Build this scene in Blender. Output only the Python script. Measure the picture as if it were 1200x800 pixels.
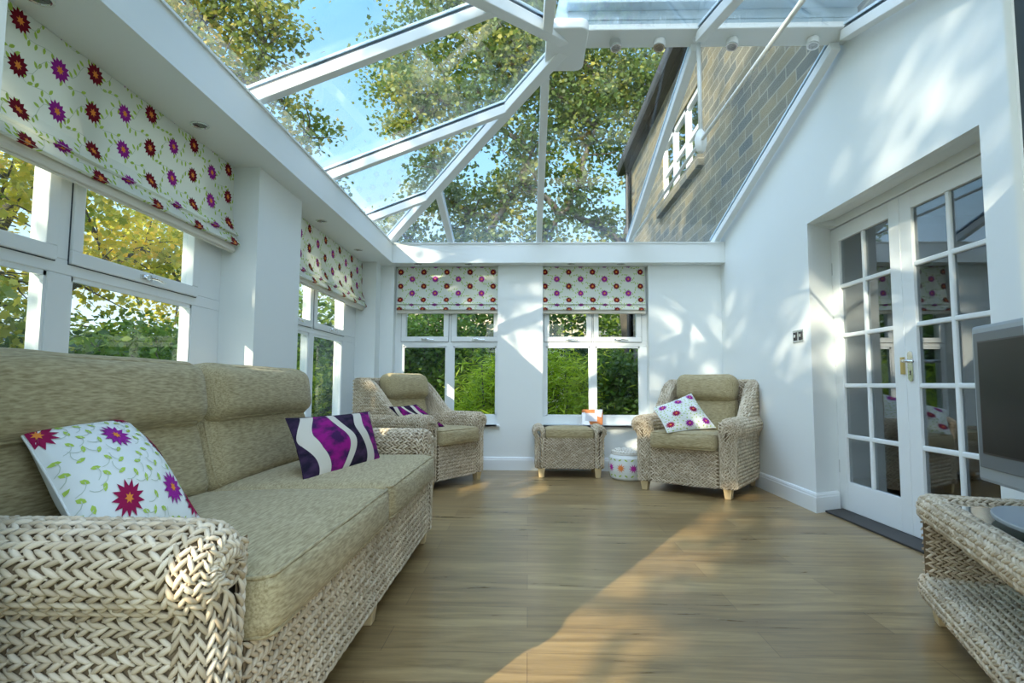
import bpy, bmesh, math, random
import numpy as np
from mathutils import Vector, Matrix, noise
PI = math.pi
R_ = math.radians
for o in list(bpy.data.objects): bpy.data.objects.remove(o)
scene = bpy.context.scene
COL = scene.collection

# ------------------------------------------------------------------ camera
def make_camera():
    pitch, yaw, roll = 0.0759, 0.0281, 0.0047
    cy, sy, cp, sp = math.cos(yaw), math.sin(yaw), math.cos(pitch), math.sin(pitch)
    F = Vector((-sy*cp, cy*cp, sp)); R = Vector((cy, sy, 0)); U = R.cross(F)
    R2 = math.cos(roll)*R + math.sin(roll)*U; U2 = -math.sin(roll)*R + math.cos(roll)*U
    M = Matrix((R2, U2, -F)).transposed().to_4x4(); M.translation = Vector((0, 0, 0.8584))
    cd = bpy.data.cameras.new('camera'); cam = bpy.data.objects.new('camera', cd)
    COL.objects.link(cam); cam.matrix_world = M
    cd.sensor_width = 36; cd.lens = 667.16/1200*36; cd.clip_start = .02; cd.clip_end = 200
    scene.camera = cam
make_camera()

# ------------------------------------------------------------------ light
SUN_DIR = Vector((0.486, 0.83, -0.42)).normalized()      # the way the light travels
def make_world():
    w = bpy.data.worlds.new('sky'); scene.world = w; w.use_nodes = True
    nt = w.node_tree; nt.nodes.clear(); N = nt.nodes.new; L = nt.links.new
    out = N('ShaderNodeOutputWorld'); bg = N('ShaderNodeBackground'); bg.inputs[1].default_value = 1.0
    tc = N('ShaderNodeTexCoord'); sep = N('ShaderNodeSeparateXYZ'); L(tc.outputs['Generated'], sep.inputs[0])
    cr = N('ShaderNodeValToRGB'); e = cr.color_ramp.elements
    e[0].position = 0.0; e[0].color = (.86, .95, 1.0, 1)
    e[1].position = 1.0; e[1].color = (.12, .36, .78, 1)
    for p, c in ((.12, (.68, .87, .98, 1)), (.35, (.36, .66, .92, 1)), (.6, (.20, .48, .86, 1))):
        k = e.new(p); k.color = c
    L(sep.outputs['Z'], cr.inputs[0])
    # thin cloud veil
    no = N('ShaderNodeTexNoise'); no.inputs['Scale'].default_value = 2.6; no.inputs['Detail'].default_value = 6
    L(tc.outputs['Generated'], no.inputs['Vector'])
    mr = N('ShaderNodeMapRange'); mr.inputs[1].default_value = .52; mr.inputs[2].default_value = .8; mr.inputs[4].default_value = .5
    L(no.outputs['Fac'], mr.inputs[0])
    mx = N('ShaderNodeMix'); mx.data_type = 'RGBA'; L(mr.outputs[0], mx.inputs[0]); L(cr.outputs[0], mx.inputs[6]); mx.inputs[7].default_value = (.95, .98, 1, 1)
    # the half of the sky round the sun is brighter
    dt = N('ShaderNodeVectorMath'); dt.operation = 'DOT_PRODUCT'; L(tc.outputs['Generated'], dt.inputs[0]); dt.inputs[1].default_value = (-SUN_DIR.x, -SUN_DIR.y, .75)
    gl = N('ShaderNodeMapRange'); gl.inputs[1].default_value = -.1; gl.inputs[2].default_value = 1.1; gl.inputs[3].default_value = 1.0; gl.inputs[4].default_value = SKY_SUNSIDE
    L(dt.outputs['Value'], gl.inputs[0])
    wm = N('ShaderNodeMapRange'); wm.inputs[1].default_value = 0; wm.inputs[2].default_value = 1.0; wm.inputs[4].default_value = .42; L(dt.outputs['Value'], wm.inputs[0])
    m2 = N('ShaderNodeMix'); m2.data_type = 'RGBA'; L(wm.outputs[0], m2.inputs[0]); L(mx.outputs[2], m2.inputs[6]); m2.inputs[7].default_value = (1, .96, .88, 1)
    vm = N('ShaderNodeVectorMath'); vm.operation = 'SCALE'; L(m2.outputs[2], vm.inputs[0]); L(gl.outputs[0], vm.inputs['Scale'])
    L(vm.outputs[0], bg.inputs[0]); bg.inputs[1].default_value = SKY_STRENGTH
    L(bg.outputs[0], out.inputs[0])
SKY_SUNSIDE = 3.3
SKY_STRENGTH = 1.2
make_world()
sd = bpy.data.lights.new('sun', 'SUN'); sd.energy = 7.0; sd.angle = R_(.6); sd.color = (1, .87, .66)
so = bpy.data.objects.new('sun', sd); COL.objects.link(so); so.location = (-8, -12, 8)
so.rotation_euler = SUN_DIR.to_track_quat('-Z', 'Y').to_euler()
scene.view_settings.view_transform = 'Standard'; scene.view_settings.look = 'None'
scene.view_settings.gamma = 1; scene.view_settings.use_curve_mapping = False
scene.view_settings.exposure = 0.38

# ------------------------------------------------------------------ materials
def new_mat(name):
    m = bpy.data.materials.new(name); m.use_nodes = True
    nt = m.node_tree; b = nt.nodes['Principled BSDF']; return m, nt, b
def simple(name, col, rough=.5, metal=0, spec=.5, bump=0, bscale=60, var=0, vscale=8):
    m, nt, b = new_mat(name); N = nt.nodes.new; L = nt.links.new
    b.inputs['Base Color'].default_value = (*col, 1); b.inputs['Roughness'].default_value = rough
    b.inputs['Metallic'].default_value = metal; b.inputs['Specular IOR Level'].default_value = spec
    if bump or var:
        tc = N('ShaderNodeTexCoord')
    if var:
        n = N('ShaderNodeTexNoise'); n.inputs['Scale'].default_value = vscale; n.inputs['Detail'].default_value = 4; L(tc.outputs['Object'], n.inputs['Vector'])
        x = N('ShaderNodeMix'); x.data_type = 'RGBA'; L(n.outputs['Fac'], x.inputs[0])
        x.inputs[6].default_value = (*[c*(1-var) for c in col], 1); x.inputs[7].default_value = (*[min(1, c*(1+var)) for c in col], 1); L(x.outputs[2], b.inputs['Base Color'])
    if bump:
        n = N('ShaderNodeTexNoise'); n.inputs['Scale'].default_value = bscale; n.inputs['Detail'].default_value = 4; L(tc.outputs['Object'], n.inputs['Vector'])
        bp = N('ShaderNodeBump'); bp.inputs['Strength'].default_value = bump; bp.inputs['Distance'].default_value = .002; L(n.outputs['Fac'], bp.inputs['Height']); L(bp.outputs[0], b.inputs['Normal'])
    return m
M = {}
M['plaster'] = simple('plaster', (.80, .835, .815), .55, bump=.15, bscale=25)
M['upvc'] = simple('upvc', (.80, .83, .82), .48, spec=.35)
M['gloss_white'] = simple('gloss_white', (.80, .83, .82), .3)
M['gasket'] = simple('gasket', (.03, .045, .06), .5)
M['capping'] = simple('capping', (.62, .76, .86), .35)
M['ridge_metal'] = simple('ridge_metal', (.34, .45, .52), .4)
M['chrome'] = simple('chrome', (.75, .76, .76), .18, 1)
M['brass'] = simple('brass', (.62, .48, .2), .3, 1)
M['dark'] = simple('dark', (.02, .02, .022), .5)
M['lens'] = simple('lens', (.16, .165, .16), .15, .6)
M['pine'] = simple('pine', (.62, .47, .25), .45, var=.12, vscale=5)
M['threshold'] = simple('threshold', (.035, .032, .03), .55)
M['cane_base'] = simple('cane_base', (.22, .16, .09), .9)
M['bezel'] = simple('bezel', (.13, .145, .155), .35)
M['bezel_dark'] = simple('bezel_dark', (.02, .022, .025), .3)
M['screen'] = simple('screen', (.010, .011, .012), .3, spec=.22)
M['tv_silver'] = simple('tv_silver', (.36, .40, .42), .35, .3)
M['hem'] = simple('hem', (.74, .71, .63), .8)
M['petal_red'] = simple('petal_red', (.16, .008, .02), .8, spec=.1)
M['petal_crimson'] = simple('petal_crimson', (.30, .012, .07), .8, spec=.1)
M['petal_purple'] = simple('petal_purple', (.30, .022, .26), .8, spec=.1)
M['flower_centre'] = simple('flower_centre', (.80, .26, .05), .8, spec=.1)
M['petal_orange'] = simple('petal_orange', (.85, .27, .08), .8, spec=.1)
M['petal_pink'] = simple('petal_pink', (.55, .05, .36), .8, spec=.1)
M['leaf_print'] = simple('leaf_print', (.42, .58, .10), .8, spec=.1)
M['vine_print'] = simple('vine_print', (.52, .58, .48), .8, spec=.1)
M['bark'] = simple('bark', (.10, .085, .065), .9, bump=.6, bscale=12, var=.3)
M['lawn'] = simple('lawn', (.06, .11, .025), .95, var=.3)
M['hall_wall'] = simple('hall_wall', (.42, .45, .46), .8)
M['hall_carpet'] = simple('hall_carpet', (.16, .12, .09), .95)
M['frame_orange'] = simple('frame_orange', (.62, .19, .04), .45)
M['frame_silver'] = simple('frame_silver', (.62, .64, .68), .25, .4)
M['card'] = simple('card', (.72, .72, .78), .5)
M['roof_slate'] = simple('roof_slate', (.045, .05, .055), .7, var=.3)
M['jamb_beige'] = simple('jamb_beige', (.50, .43, .32), .6)
M['petal_garden'] = simple('petal_garden', (.55, .05, .25), .7)

def glass_mat(name, tint=(.96, .98, 1), refl=1.0, haze=0.0, rough=0.0, hazecol=(.6, .75, .9)):
    m, nt, b = new_mat(name); N = nt.nodes.new; L = nt.links.new; nt.nodes.remove(b)
    out = nt.nodes['Material Output']
    t = N('ShaderNodeBsdfTransparent'); t.inputs[0].default_value = (*tint, 1)
    g = N('ShaderNodeBsdfGlossy'); g.inputs['Roughness'].default_value = rough; g.inputs[0].default_value = (1, 1, 1, 1)
    f = N('ShaderNodeFresnel'); ge = N('ShaderNodeNewGeometry'); io = N('ShaderNodeMapRange'); io.inputs[3].default_value = 1.45; io.inputs[4].default_value = 1/1.45   # same reflectance from both sides of the sheet
    L(ge.outputs['Backfacing'], io.inputs[0]); L(io.outputs[0], f.inputs['IOR'])
    mu = N('ShaderNodeMath'); mu.operation = 'MULTIPLY'; mu.inputs[1].default_value = refl; mu.use_clamp = True; L(f.outputs[0], mu.inputs[0])
    x = N('ShaderNodeMixShader'); L(mu.outputs[0], x.inputs[0]); L(t.outputs[0], x.inputs[1]); L(g.outputs[0], x.inputs[2])
    last = x
    if haze:
        d = N('ShaderNodeBsdfTranslucent'); d.inputs[0].default_value = (*hazecol, 1)
        no = N('ShaderNodeTexNoise'); no.inputs['Scale'].default_value = 1.1; tc = N('ShaderNodeTexCoord'); L(tc.outputs['Object'], no.inputs['Vector'])
        mr = N('ShaderNodeMapRange'); mr.inputs[1].default_value = .35; mr.inputs[2].default_value = .7; mr.inputs[3].default_value = haze*.25; mr.inputs[4].default_value = haze*1.7; L(no.outputs['Fac'], mr.inputs[0])
        y = N('ShaderNodeMixShader'); L(mr.outputs[0], y.inputs[0]); L(x.outputs[0], y.inputs[1]); L(d.outputs[0], y.inputs[2]); last = y
    L(last.outputs[0], out.inputs[0]); return m
M['roof_glass'] = glass_mat('roof_glass', (.96, .985, 1), .8)
M['window_glass'] = glass_mat('window_glass', (.93, .96, .96), .42)
M['door_glass'] = glass_mat('door_glass', (.55, .62, .66), 2.6)
M['table_glass'] = glass_mat('table_glass', (.70, .80, .80), 2.0)

def floor_mat():
    m, nt, b = new_mat('laminate'); N = nt.nodes.new; L = nt.links.new
    tc = N('ShaderNodeTexCoord')
    br = N('ShaderNodeTexBrick'); br.offset = .37; br.inputs['Scale'].default_value = 1
    br.inputs['Brick Width'].default_value = 1.28; br.inputs['Row Height'].default_value = .19
    br.inputs['Mortar Size'].default_value = .0012; br.inputs['Mortar Smooth'].default_value = 0
    br.inputs['Color1'].default_value = (.28, .19, .083, 1); br.inputs['Color2'].default_value = (.39, .28, .128, 1); br.inputs['Mortar'].default_value = (.17, .11, .05, 1)
    L(tc.outputs['Object'], br.inputs['Vector'])
    mp = N('ShaderNodeMapping'); mp.inputs['Scale'].default_value = (.9, 9, 1); L(tc.outputs['Object'], mp.inputs[0])
    n = N('ShaderNodeTexNoise'); n.inputs['Scale'].default_value = 2.2; n.inputs['Detail'].default_value = 9; n.inputs['Roughness'].default_value = .65; n.inputs['Distortion'].default_value = .6; L(mp.outputs[0], n.inputs['Vector'])
    cr = N('ShaderNodeValToRGB'); cr.color_ramp.elements[0].position = .32; cr.color_ramp.elements[0].color = (.50, .45, .40, 1); cr.color_ramp.elements[1].position = .68; cr.color_ramp.elements[1].color = (1.15, 1.13, 1.1, 1)
    L(n.outputs['Fac'], cr.inputs[0])
    x = N('ShaderNodeMix'); x.data_type = 'RGBA'; x.blend_type = 'MULTIPLY'; x.inputs[0].default_value = 1; L(br.outputs['Color'], x.inputs[6]); L(cr.outputs[0], x.inputs[7])
    L(x.outputs[2], b.inputs['Base Color'])
    r = N('ShaderNodeMapRange'); r.inputs[3].default_value = .23; r.inputs[4].default_value = .36; L(n.outputs['Fac'], r.inputs[0]); L(r.outputs[0], b.inputs['Roughness'])
    b.inputs['Specular IOR Level'].default_value = .55
    return m
M['laminate'] = floor_mat()

def cane_mat(name, c1, c2, c3):
    m, nt, b = new_mat(name); N = nt.nodes.new; L = nt.links.new
    g = N('ShaderNodeNewGeometry'); cr = N('ShaderNodeValToRGB'); e = cr.color_ramp.elements
    e[0].color = (*c1, 1); e[1].color = (*c3, 1); k = e.new(.5); k.color = (*c2, 1); L(g.outputs['Random Per Island'], cr.inputs[0])
    tc = N('ShaderNodeTexCoord'); n = N('ShaderNodeTexNoise'); n.inputs['Scale'].default_value = 5; n.inputs['Detail'].default_value = 5; L(tc.outputs['Object'], n.inputs['Vector'])
    mr = N('ShaderNodeMapRange'); mr.inputs[1].default_value = .3; mr.inputs[2].default_value = .7; mr.inputs[3].default_value = .82; mr.inputs[4].default_value = 1.12; L(n.outputs['Fac'], mr.inputs[0])
    v = N('ShaderNodeVectorMath'); v.operation = 'SCALE'; L(cr.outputs[0], v.inputs[0]); L(mr.outputs[0], v.inputs['Scale']); L(v.outputs[0], b.inputs['Base Color'])
    b.inputs['Roughness'].default_value = .62; b.inputs['Specular IOR Level'].default_value = .35
    return m
M['cane'] = cane_mat('cane', (.45, .36, .24), (.59, .49, .345), (.70, .61, .465))

def chenille():
    m, nt, b = new_mat('chenille'); N = nt.nodes.new; L = nt.links.new
    tc = N('ShaderNodeTexCoord'); mp = N('ShaderNodeMapping'); mp.inputs['Scale'].default_value = (210, 26, 210); L(tc.outputs['Object'], mp.inputs[0])
    n = N('ShaderNodeTexNoise'); n.inputs['Scale'].default_value = 1; n.inputs['Detail'].default_value = 3; L(mp.outputs[0], n.inputs['Vector'])
    cr = N('ShaderNodeValToRGB'); cr.color_ramp.elements[0].position = .32; cr.color_ramp.elements[0].color = (.275, .22, .112, 1); cr.color_ramp.elements[1].position = .64; cr.color_ramp.elements[1].color = (.475, .395, .23, 1)
    L(n.outputs['Fac'], cr.inputs[0]); L(cr.outputs[0], b.inputs['Base Color'])
    bp = N('ShaderNodeBump'); bp.inputs['Strength'].default_value = .3; bp.inputs['Distance'].default_value = .002; L(n.outputs['Fac'], bp.inputs['Height']); L(bp.outputs[0], b.inputs['Normal'])
    b.inputs['Roughness'].default_value = .9; b.inputs['Specular IOR Level'].default_value = .15; b.inputs['Sheen Weight'].default_value = .1
    return m
M['chenille'] = chenille()

def cloth_mat(name, col, trans=.0):
    m, nt, b = new_mat(name); N = nt.nodes.new; L = nt.links.new
    b.inputs['Base Color'].default_value = (*col, 1); b.inputs['Roughness'].default_value = .85; b.inputs['Specular IOR Level'].default_value = .15
    if trans:
        out = nt.nodes['Material Output']; t = N('ShaderNodeBsdfTranslucent'); t.inputs[0].default_value = (*col, 1)
        x = N('ShaderNodeMixShader'); x.inputs[0].default_value = trans; L(b.outputs[0], x.inputs[1]); L(t.outputs[0], x.inputs[2]); L(x.outputs[0], out.inputs[0])
    return m
M['print_cloth'] = cloth_mat('print_cloth', (.80, .82, .74), .25)
M['cushion_cloth'] = cloth_mat('cushion_cloth', (.78, .80, .76))

def wave_mat():
    m, nt, b = new_mat('wave_velvet'); N = nt.nodes.new; L = nt.links.new
    uv = N('ShaderNodeUVMap'); sp = N('ShaderNodeSeparateXYZ'); L(uv.outputs[0], sp.inputs[0])
    def math_(op, a, c=None, d=None):
        n = N('ShaderNodeMath'); n.operation = op
        for i, q in enumerate((a, c, d)):
            if q is None: continue
            if isinstance(q, (int, float)): n.inputs[i].default_value = q
            else: L(q, n.inputs[i])
        return n.outputs[0]
    u, v = sp.outputs['X'], sp.outputs['Y']
    sv = math_('SINE', math_('MULTIPLY', v, 6.283)); cv = math_('COSINE', math_('MULTIPLY', v, 6.283))
    uu = math_('ADD', u, math_('MULTIPLY', sv, .045))
    ph = math_('FRACT', math_('ADD', math_('MULTIPLY', uu, 1.65), .74))
    # three bands in a period: magenta, cream, black, cream with widths breathing along v
    w = math_('MULTIPLY', cv, .075)
    def band(lo, hi, slo, shi):
        a = math_('GREATER_THAN', ph, math_('ADD', math_('MULTIPLY', w, slo), lo))
        c = math_('LESS_THAN', ph, math_('ADD', math_('MULTIPLY', w, shi), hi))
        return math_('MULTIPLY', a, c)
    mg = band(.06, .44, 1, -1); bk = band(.58, .86, -1, 1)
    n = N('ShaderNodeTexNoise'); n.inputs['Scale'].default_value = 7; n.inputs['Detail'].default_value = 5; L(uv.outputs[0], n.inputs['Vector'])
    cr = N('ShaderNodeValToRGB'); cr.color_ramp.elements[0].position = .40; cr.color_ramp.elements[0].color = (.05, .012, .07, 1); cr.color_ramp.elements[1].position = .58; cr.color_ramp.elements[1].color = (.27, .010, .17, 1); L(n.outputs['Fac'], cr.inputs[0])
    x1 = N('ShaderNodeMix'); x1.data_type = 'RGBA'; L(mg, x1.inputs[0]); x1.inputs[6].default_value = (.60, .55, .45, 1); L(cr.outputs[0], x1.inputs[7])
    cr2 = N('ShaderNodeValToRGB'); cr2.color_ramp.elements[0].position = .4; cr2.color_ramp.elements[0].color = (.012, .009, .02, 1); cr2.color_ramp.elements[1].position = .7; cr2.color_ramp.elements[1].color = (.06, .03, .07, 1); L(n.outputs['Fac'], cr2.inputs[0])
    x2 = N('ShaderNodeMix'); x2.data_type = 'RGBA'; L(bk, x2.inputs[0]); L(x1.outputs[2], x2.inputs[6]); L(cr2.outputs[0], x2.inputs[7])
    L(x2.outputs[2], b.inputs['Base Color']); b.inputs['Roughness'].default_value = .85; b.inputs['Specular IOR Level'].default_value = .1
    return m
M['wave_velvet'] = wave_mat()

def stone_mat(name, c1, c2, mortar, bw=.46, rh=.16, axes='yz'):
    m, nt, b = new_mat(name); N = nt.nodes.new; L = nt.links.new
    tc = N('ShaderNodeTexCoord'); sp = N('ShaderNodeSeparateXYZ'); cb = N('ShaderNodeCombineXYZ'); L(tc.outputs['Object'], sp.inputs[0])
    L(sp.outputs['Y' if axes == 'yz' else 'X'], cb.inputs[0]); L(sp.outputs['Z'], cb.inputs[1])
    br = N('ShaderNodeTexBrick'); br.inputs['Scale'].default_value = 1; br.inputs['Brick Width'].default_value = bw; br.inputs['Row Height'].default_value = rh
    br.inputs['Mortar Size'].default_value = .008; br.inputs['Mortar Smooth'].default_value = .3; br.inputs['Bias'].default_value = 0
    br.inputs['Color1'].default_value = (*c1, 1); br.inputs['Color2'].default_value = (*c2, 1); br.inputs['Mortar'].default_value = (*mortar, 1)
    n = N('ShaderNodeTexNoise'); n.inputs['Scale'].default_value = 5; n.inputs['Detail'].default_value = 2; L(cb.outputs[0], n.inputs['Vector'])
    ad = N('ShaderNodeMix'); ad.data_type = 'VECTOR'; ad.inputs[0].default_value = .015; L(cb.outputs[0], ad.inputs[4]); L(n.outputs['Color'], ad.inputs[5]); L(ad.outputs[1], br.inputs['Vector'])
    n2 = N('ShaderNodeTexNoise'); n2.inputs['Scale'].default_value = 2; n2.inputs['Detail'].default_value = 8; L(cb.outputs[0], n2.inputs['Vector'])
    cr = N('ShaderNodeValToRGB'); e = cr.color_ramp.elements; e[0].position = .34; e[0].color = (.72, .76, .80, 1); e[1].position = .66; e[1].color = (1.2, 1.15, 1.05, 1); L(n2.outputs['Fac'], cr.inputs[0])
    x = N('ShaderNodeMix'); x.data_type = 'RGBA'; x.blend_type = 'MULTIPLY'; x.inputs[0].default_value = 1; L(br.outputs['Color'], x.inputs[6]); L(cr.outputs[0], x.inputs[7]); L(x.outputs[2], b.inputs['Base Color'])
    bp = N('ShaderNodeBump'); bp.inputs['Strength'].default_value = .8; bp.inputs['Distance'].default_value = .03; L(n2.outputs['Fac'], bp.inputs['Height']); L(bp.outputs[0], b.inputs['Normal'])
    b.inputs['Roughness'].default_value = .9; return m
M['stone'] = stone_mat('stone', (.21, .175, .10), (.09, .10, .09), (.285, .265, .21), bw=.33, rh=.11)
M['stone_far'] = stone_mat('stone_far', (.55, .47, .34), (.42, .36, .27), (.5, .46, .4), axes='xz')

def leaf_mat(name, c1, c2, c3, trans=.45):
    m, nt, b = new_mat(name); N = nt.nodes.new; L = nt.links.new
    g = N('ShaderNodeNewGeometry'); cr = N('ShaderNodeValToRGB'); e = cr.color_ramp.elements
    e[0].position = .1; e[0].color = (*c1, 1); e[1].position = .95; e[1].color = (*c3, 1); k = e.new(.6); k.color = (*c2, 1)
    tc = N('ShaderNodeTexCoord'); n = N('ShaderNodeTexNoise'); n.inputs['Scale'].default_value = .9; n.inputs['Detail'].default_value = 2; L(tc.outputs['Object'], n.inputs['Vector'])
    ma = N('ShaderNodeMath'); ma.operation = 'MULTIPLY_ADD'; ma.inputs[1].default_value = .5; L(g.outputs['Random Per Island'], ma.inputs[0])
    mr = N('ShaderNodeMapRange'); mr.inputs[1].default_value = .3; mr.inputs[2].default_value = .7; mr.inputs[3].default_value = -.1; mr.inputs[4].default_value = .6; L(n.outputs['Fac'], mr.inputs[0]); L(mr.outputs[0], ma.inputs[2])
    L(ma.outputs[0], cr.inputs[0]); L(cr.outputs[0], b.inputs['Base Color']); b.inputs['Roughness'].default_value = .45
    t = N('ShaderNodeBsdfTranslucent'); sc = N('ShaderNodeVectorMath'); sc.operation = 'SCALE'; sc.inputs['Scale'].default_value = 1.3; L(cr.outputs[0], sc.inputs[0]); L(sc.outputs[0], t.inputs[0])
    x = N('ShaderNodeMixShader'); x.inputs[0].default_value = trans; L(b.outputs[0], x.inputs[1]); L(t.outputs[0], x.inputs[2]); L(x.outputs[0], nt.nodes['Material Output'].inputs[0])
    return m
M['leaf_maple'] = leaf_mat('leaf_maple', (.05, .10, .03), (.14, .20, .045), (.42, .38, .08))
M['leaf_golden'] = leaf_mat('leaf_golden', (.08, .13, .03), (.24, .27, .05), (.62, .42, .08))
M['leaf_amber'] = leaf_mat('leaf_amber', (.20, .26, .04), (.60, .52, .07), (.90, .62, .10), .55)
M['leaf_dark'] = leaf_mat('leaf_dark', (.02, .05, .015), (.05, .11, .025), (.16, .22, .05), .35)
M['leaf_lime'] = leaf_mat('leaf_lime', (.16, .27, .02), (.50, .62, .04), (.85, .85, .12), .5)
M['leaf_mid'] = leaf_mat('leaf_mid', (.05, .11, .02), (.18, .29, .04), (.55, .58, .08))

# ------------------------------------------------------------------ helpers
def props(o, label=None, cat=None, group=None, kind=None):
    if label: o['label'] = label
    if cat: o['category'] = cat
    if group: o['group'] = group
    if kind: o['kind'] = kind
    return o
def empty(name, loc=(0, 0, 0), rz=0, **k):
    o = bpy.data.objects.new(name, None); COL.objects.link(o); o.location = loc; o.rotation_euler = (0, 0, rz); o.empty_display_size = .1
    return props(o, **k)
class MB:
    def __init__(s): s.v = []; s.f = []; s.m = []
    def add(s, vs, fs, mi=0):
        n = len(s.v); s.v += [tuple(q) for q in vs]; s.f += [tuple(i+n for i in q) for q in fs]; s.m += [mi]*len(fs); return s
    def box(s, a, b, mi=0):
        x0, y0, z0 = a; x1, y1, z1 = b
        return s.add([(x0,y0,z0),(x1,y0,z0),(x1,y1,z0),(x0,y1,z0),(x0,y0,z1),(x1,y0,z1),(x1,y1,z1),(x0,y1,z1)],
                     [(0,3,2,1),(4,5,6,7),(0,1,5,4),(1,2,6,5),(2,3,7,6),(3,0,4,7)], mi)
    def prism(s, poly, d, mi=0):
        """poly: 3D points of one face; d: extrusion vector"""
        n = len(poly); d = Vector(d); a = [Vector(p) for p in poly]
        nrm = sum(((a[i]-a[0]).cross(a[(i+1) % n]-a[0]) for i in range(n)), Vector())
        if nrm.dot(d) > 0: a = a[::-1]
        return s.add(a+[p+d for p in a], [tuple(range(n)), tuple(range(2*n-1, n-1, -1))]+[(i, i+n, (i+1) % n+n, (i+1) % n) for i in range(n)], mi)
    def beam(s, p, q, w, h, up=(0, 0, 1), off=0, mi=0):
        """bar of width w and height h; its top face sits at 'off' above the p-q line"""
        p, q = Vector(p), Vector(q); d = (q-p).normalized(); sd = d.cross(Vector(up)).normalized(); u = sd.cross(d)
        c = [(-w/2, off-h), (w/2, off-h), (w/2, off), (-w/2, off)]
        vs = [p+sd*a+u*b for a, b in c]+[q+sd*a+u*b for a, b in c]
        return s.add(vs, [(0,3,2,1),(4,5,6,7),(0,1,5,4),(1,2,6,5),(2,3,7,6),(3,0,4,7)][:], mi)
    def tube(s, pts, r, n=10, mi=0, cap=True):
        pts = [Vector(p) for p in pts]; k = len(pts); rs = r if hasattr(r, '__len__') else [r]*k
        vs = []; ref = None
        for i, p in enumerate(pts):
            t = (pts[min(i+1, k-1)]-pts[max(i-1, 0)]).normalized()
            if ref is None: ref = t.orthogonal().normalized()
            ref = (ref-t*ref.dot(t))
            ref = ref.normalized() if ref.length > 1e-6 else t.orthogonal().normalized()
            bn = t.cross(ref)
            for j in range(n):
                a = 2*PI*j/n; vs.append(p+(ref*math.cos(a)+bn*math.sin(a))*rs[i])
        fs = [(i*n+j, i*n+(j+1) % n, (i+1)*n+(j+1) % n, (i+1)*n+j) for i in range(k-1) for j in range(n)]
        if cap: fs += [tuple(range(n-1, -1, -1)), tuple((k-1)*n+j for j in range(n))]
        return s.add(vs, fs, mi)
    def lathe(s, prof, n=24, c=(0, 0, 0), ax=None, mi=0):
        """prof: (r, h) pairs along axis ax from c"""
        A = Vector(ax or (0, 0, 1)).normalized(); X = A.orthogonal().normalized(); Y = A.cross(X); c = Vector(c)
        vs = [c+A*h+(X*math.cos(2*PI*j/n)+Y*math.sin(2*PI*j/n))*r for r, h in prof for j in range(n)]
        k = len(prof)
        fs = [(i*n+j, i*n+(j+1) % n, (i+1)*n+(j+1) % n, (i+1)*n+j) for i in range(k-1) for j in range(n)]
        return s.add(vs, fs+[tuple(range(n-1, -1, -1)), tuple((k-1)*n+j for j in range(n))], mi)
    def mesh(s, name, mats, smooth=False):
        me = bpy.data.meshes.new(name); me.from_pydata([tuple(v) for v in s.v], [], s.f)
        for m in (mats if isinstance(mats, (list, tuple)) else [mats]): me.materials.append(m)
        me.polygons.foreach_set('material_index', s.m)
        if smooth: me.polygons.foreach_set('use_smooth', [True]*len(s.f))
        me.update(); return me
    def build(s, name, mats, parent=None, smooth=False, bevel=0, loc=None, **k):
        o = bpy.data.objects.new(name, s.mesh(name, mats, smooth)); COL.objects.link(o)
        if parent: o.parent = parent
        if loc: o.location = loc
        if bevel:
            b = o.modifiers.new('bevel', 'BEVEL'); b.width = bevel; b.segments = 2; b.limit_method = 'ANGLE'; b.angle_limit = R_(40)
        return props(o, **k)
def np_obj(name, V, Fq, mats, parent=None, mi=None, smooth=True):
    """V (n,3) array, Fq (m,k) faces array"""
    me = bpy.data.meshes.new(name); n = len(V); m, k = Fq.shape
    me.vertices.add(n); me.vertices.foreach_set('co', np.asarray(V, np.float32).ravel())
    me.loops.add(m*k); me.loops.foreach_set('vertex_index', Fq.astype(np.int32).ravel())
    me.polygons.add(m); me.polygons.foreach_set('loop_start', np.arange(0, m*k, k, dtype=np.int32)); me.polygons.foreach_set('loop_total', np.full(m, k, np.int32))
    for q in (mats if isinstance(mats, (list, tuple)) else [mats]): me.materials.append(q)
    if mi is not None: me.polygons.foreach_set('material_index', np.asarray(mi, np.int32))
    me.polygons.foreach_set('use_smooth', np.full(m, smooth))
    me.update(calc_edges=True); me.validate()
    o = bpy.data.objects.new(name, me); COL.objects.link(o)
    if parent: o.parent = parent
    return o
def struct(mb, name, mat, **k): return mb.build(name, mat, kind='structure', **k)

# ================================================================== SETTING
XR, XL, YB, YF = 1.9765, -1.535, 5.832, .85
ZS, ZT = 2.093, 2.288            # soffit, top of the ring
EX, EYB, EYF, EZ = -1.47, 5.82, .98, 2.352          # eaves of the glass roof
RX, RY, RZ = .25, 3.40, 3.02                        # left end of the ridge
def roof_z(x, y):
    a = EZ+(RZ-EZ)*(x-EX)/(RX-EX); b = EZ+(RZ-EZ)*(EYB-y)/(EYB-RY); c = EZ+(RZ-EZ)*(y-EYF)/(RY-EYF)
    return min(a, b, c)
struct(MB().box((-1.95, .5, -.12), (2.35, 6.1, 0)), 'floor', M['laminate'])

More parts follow.
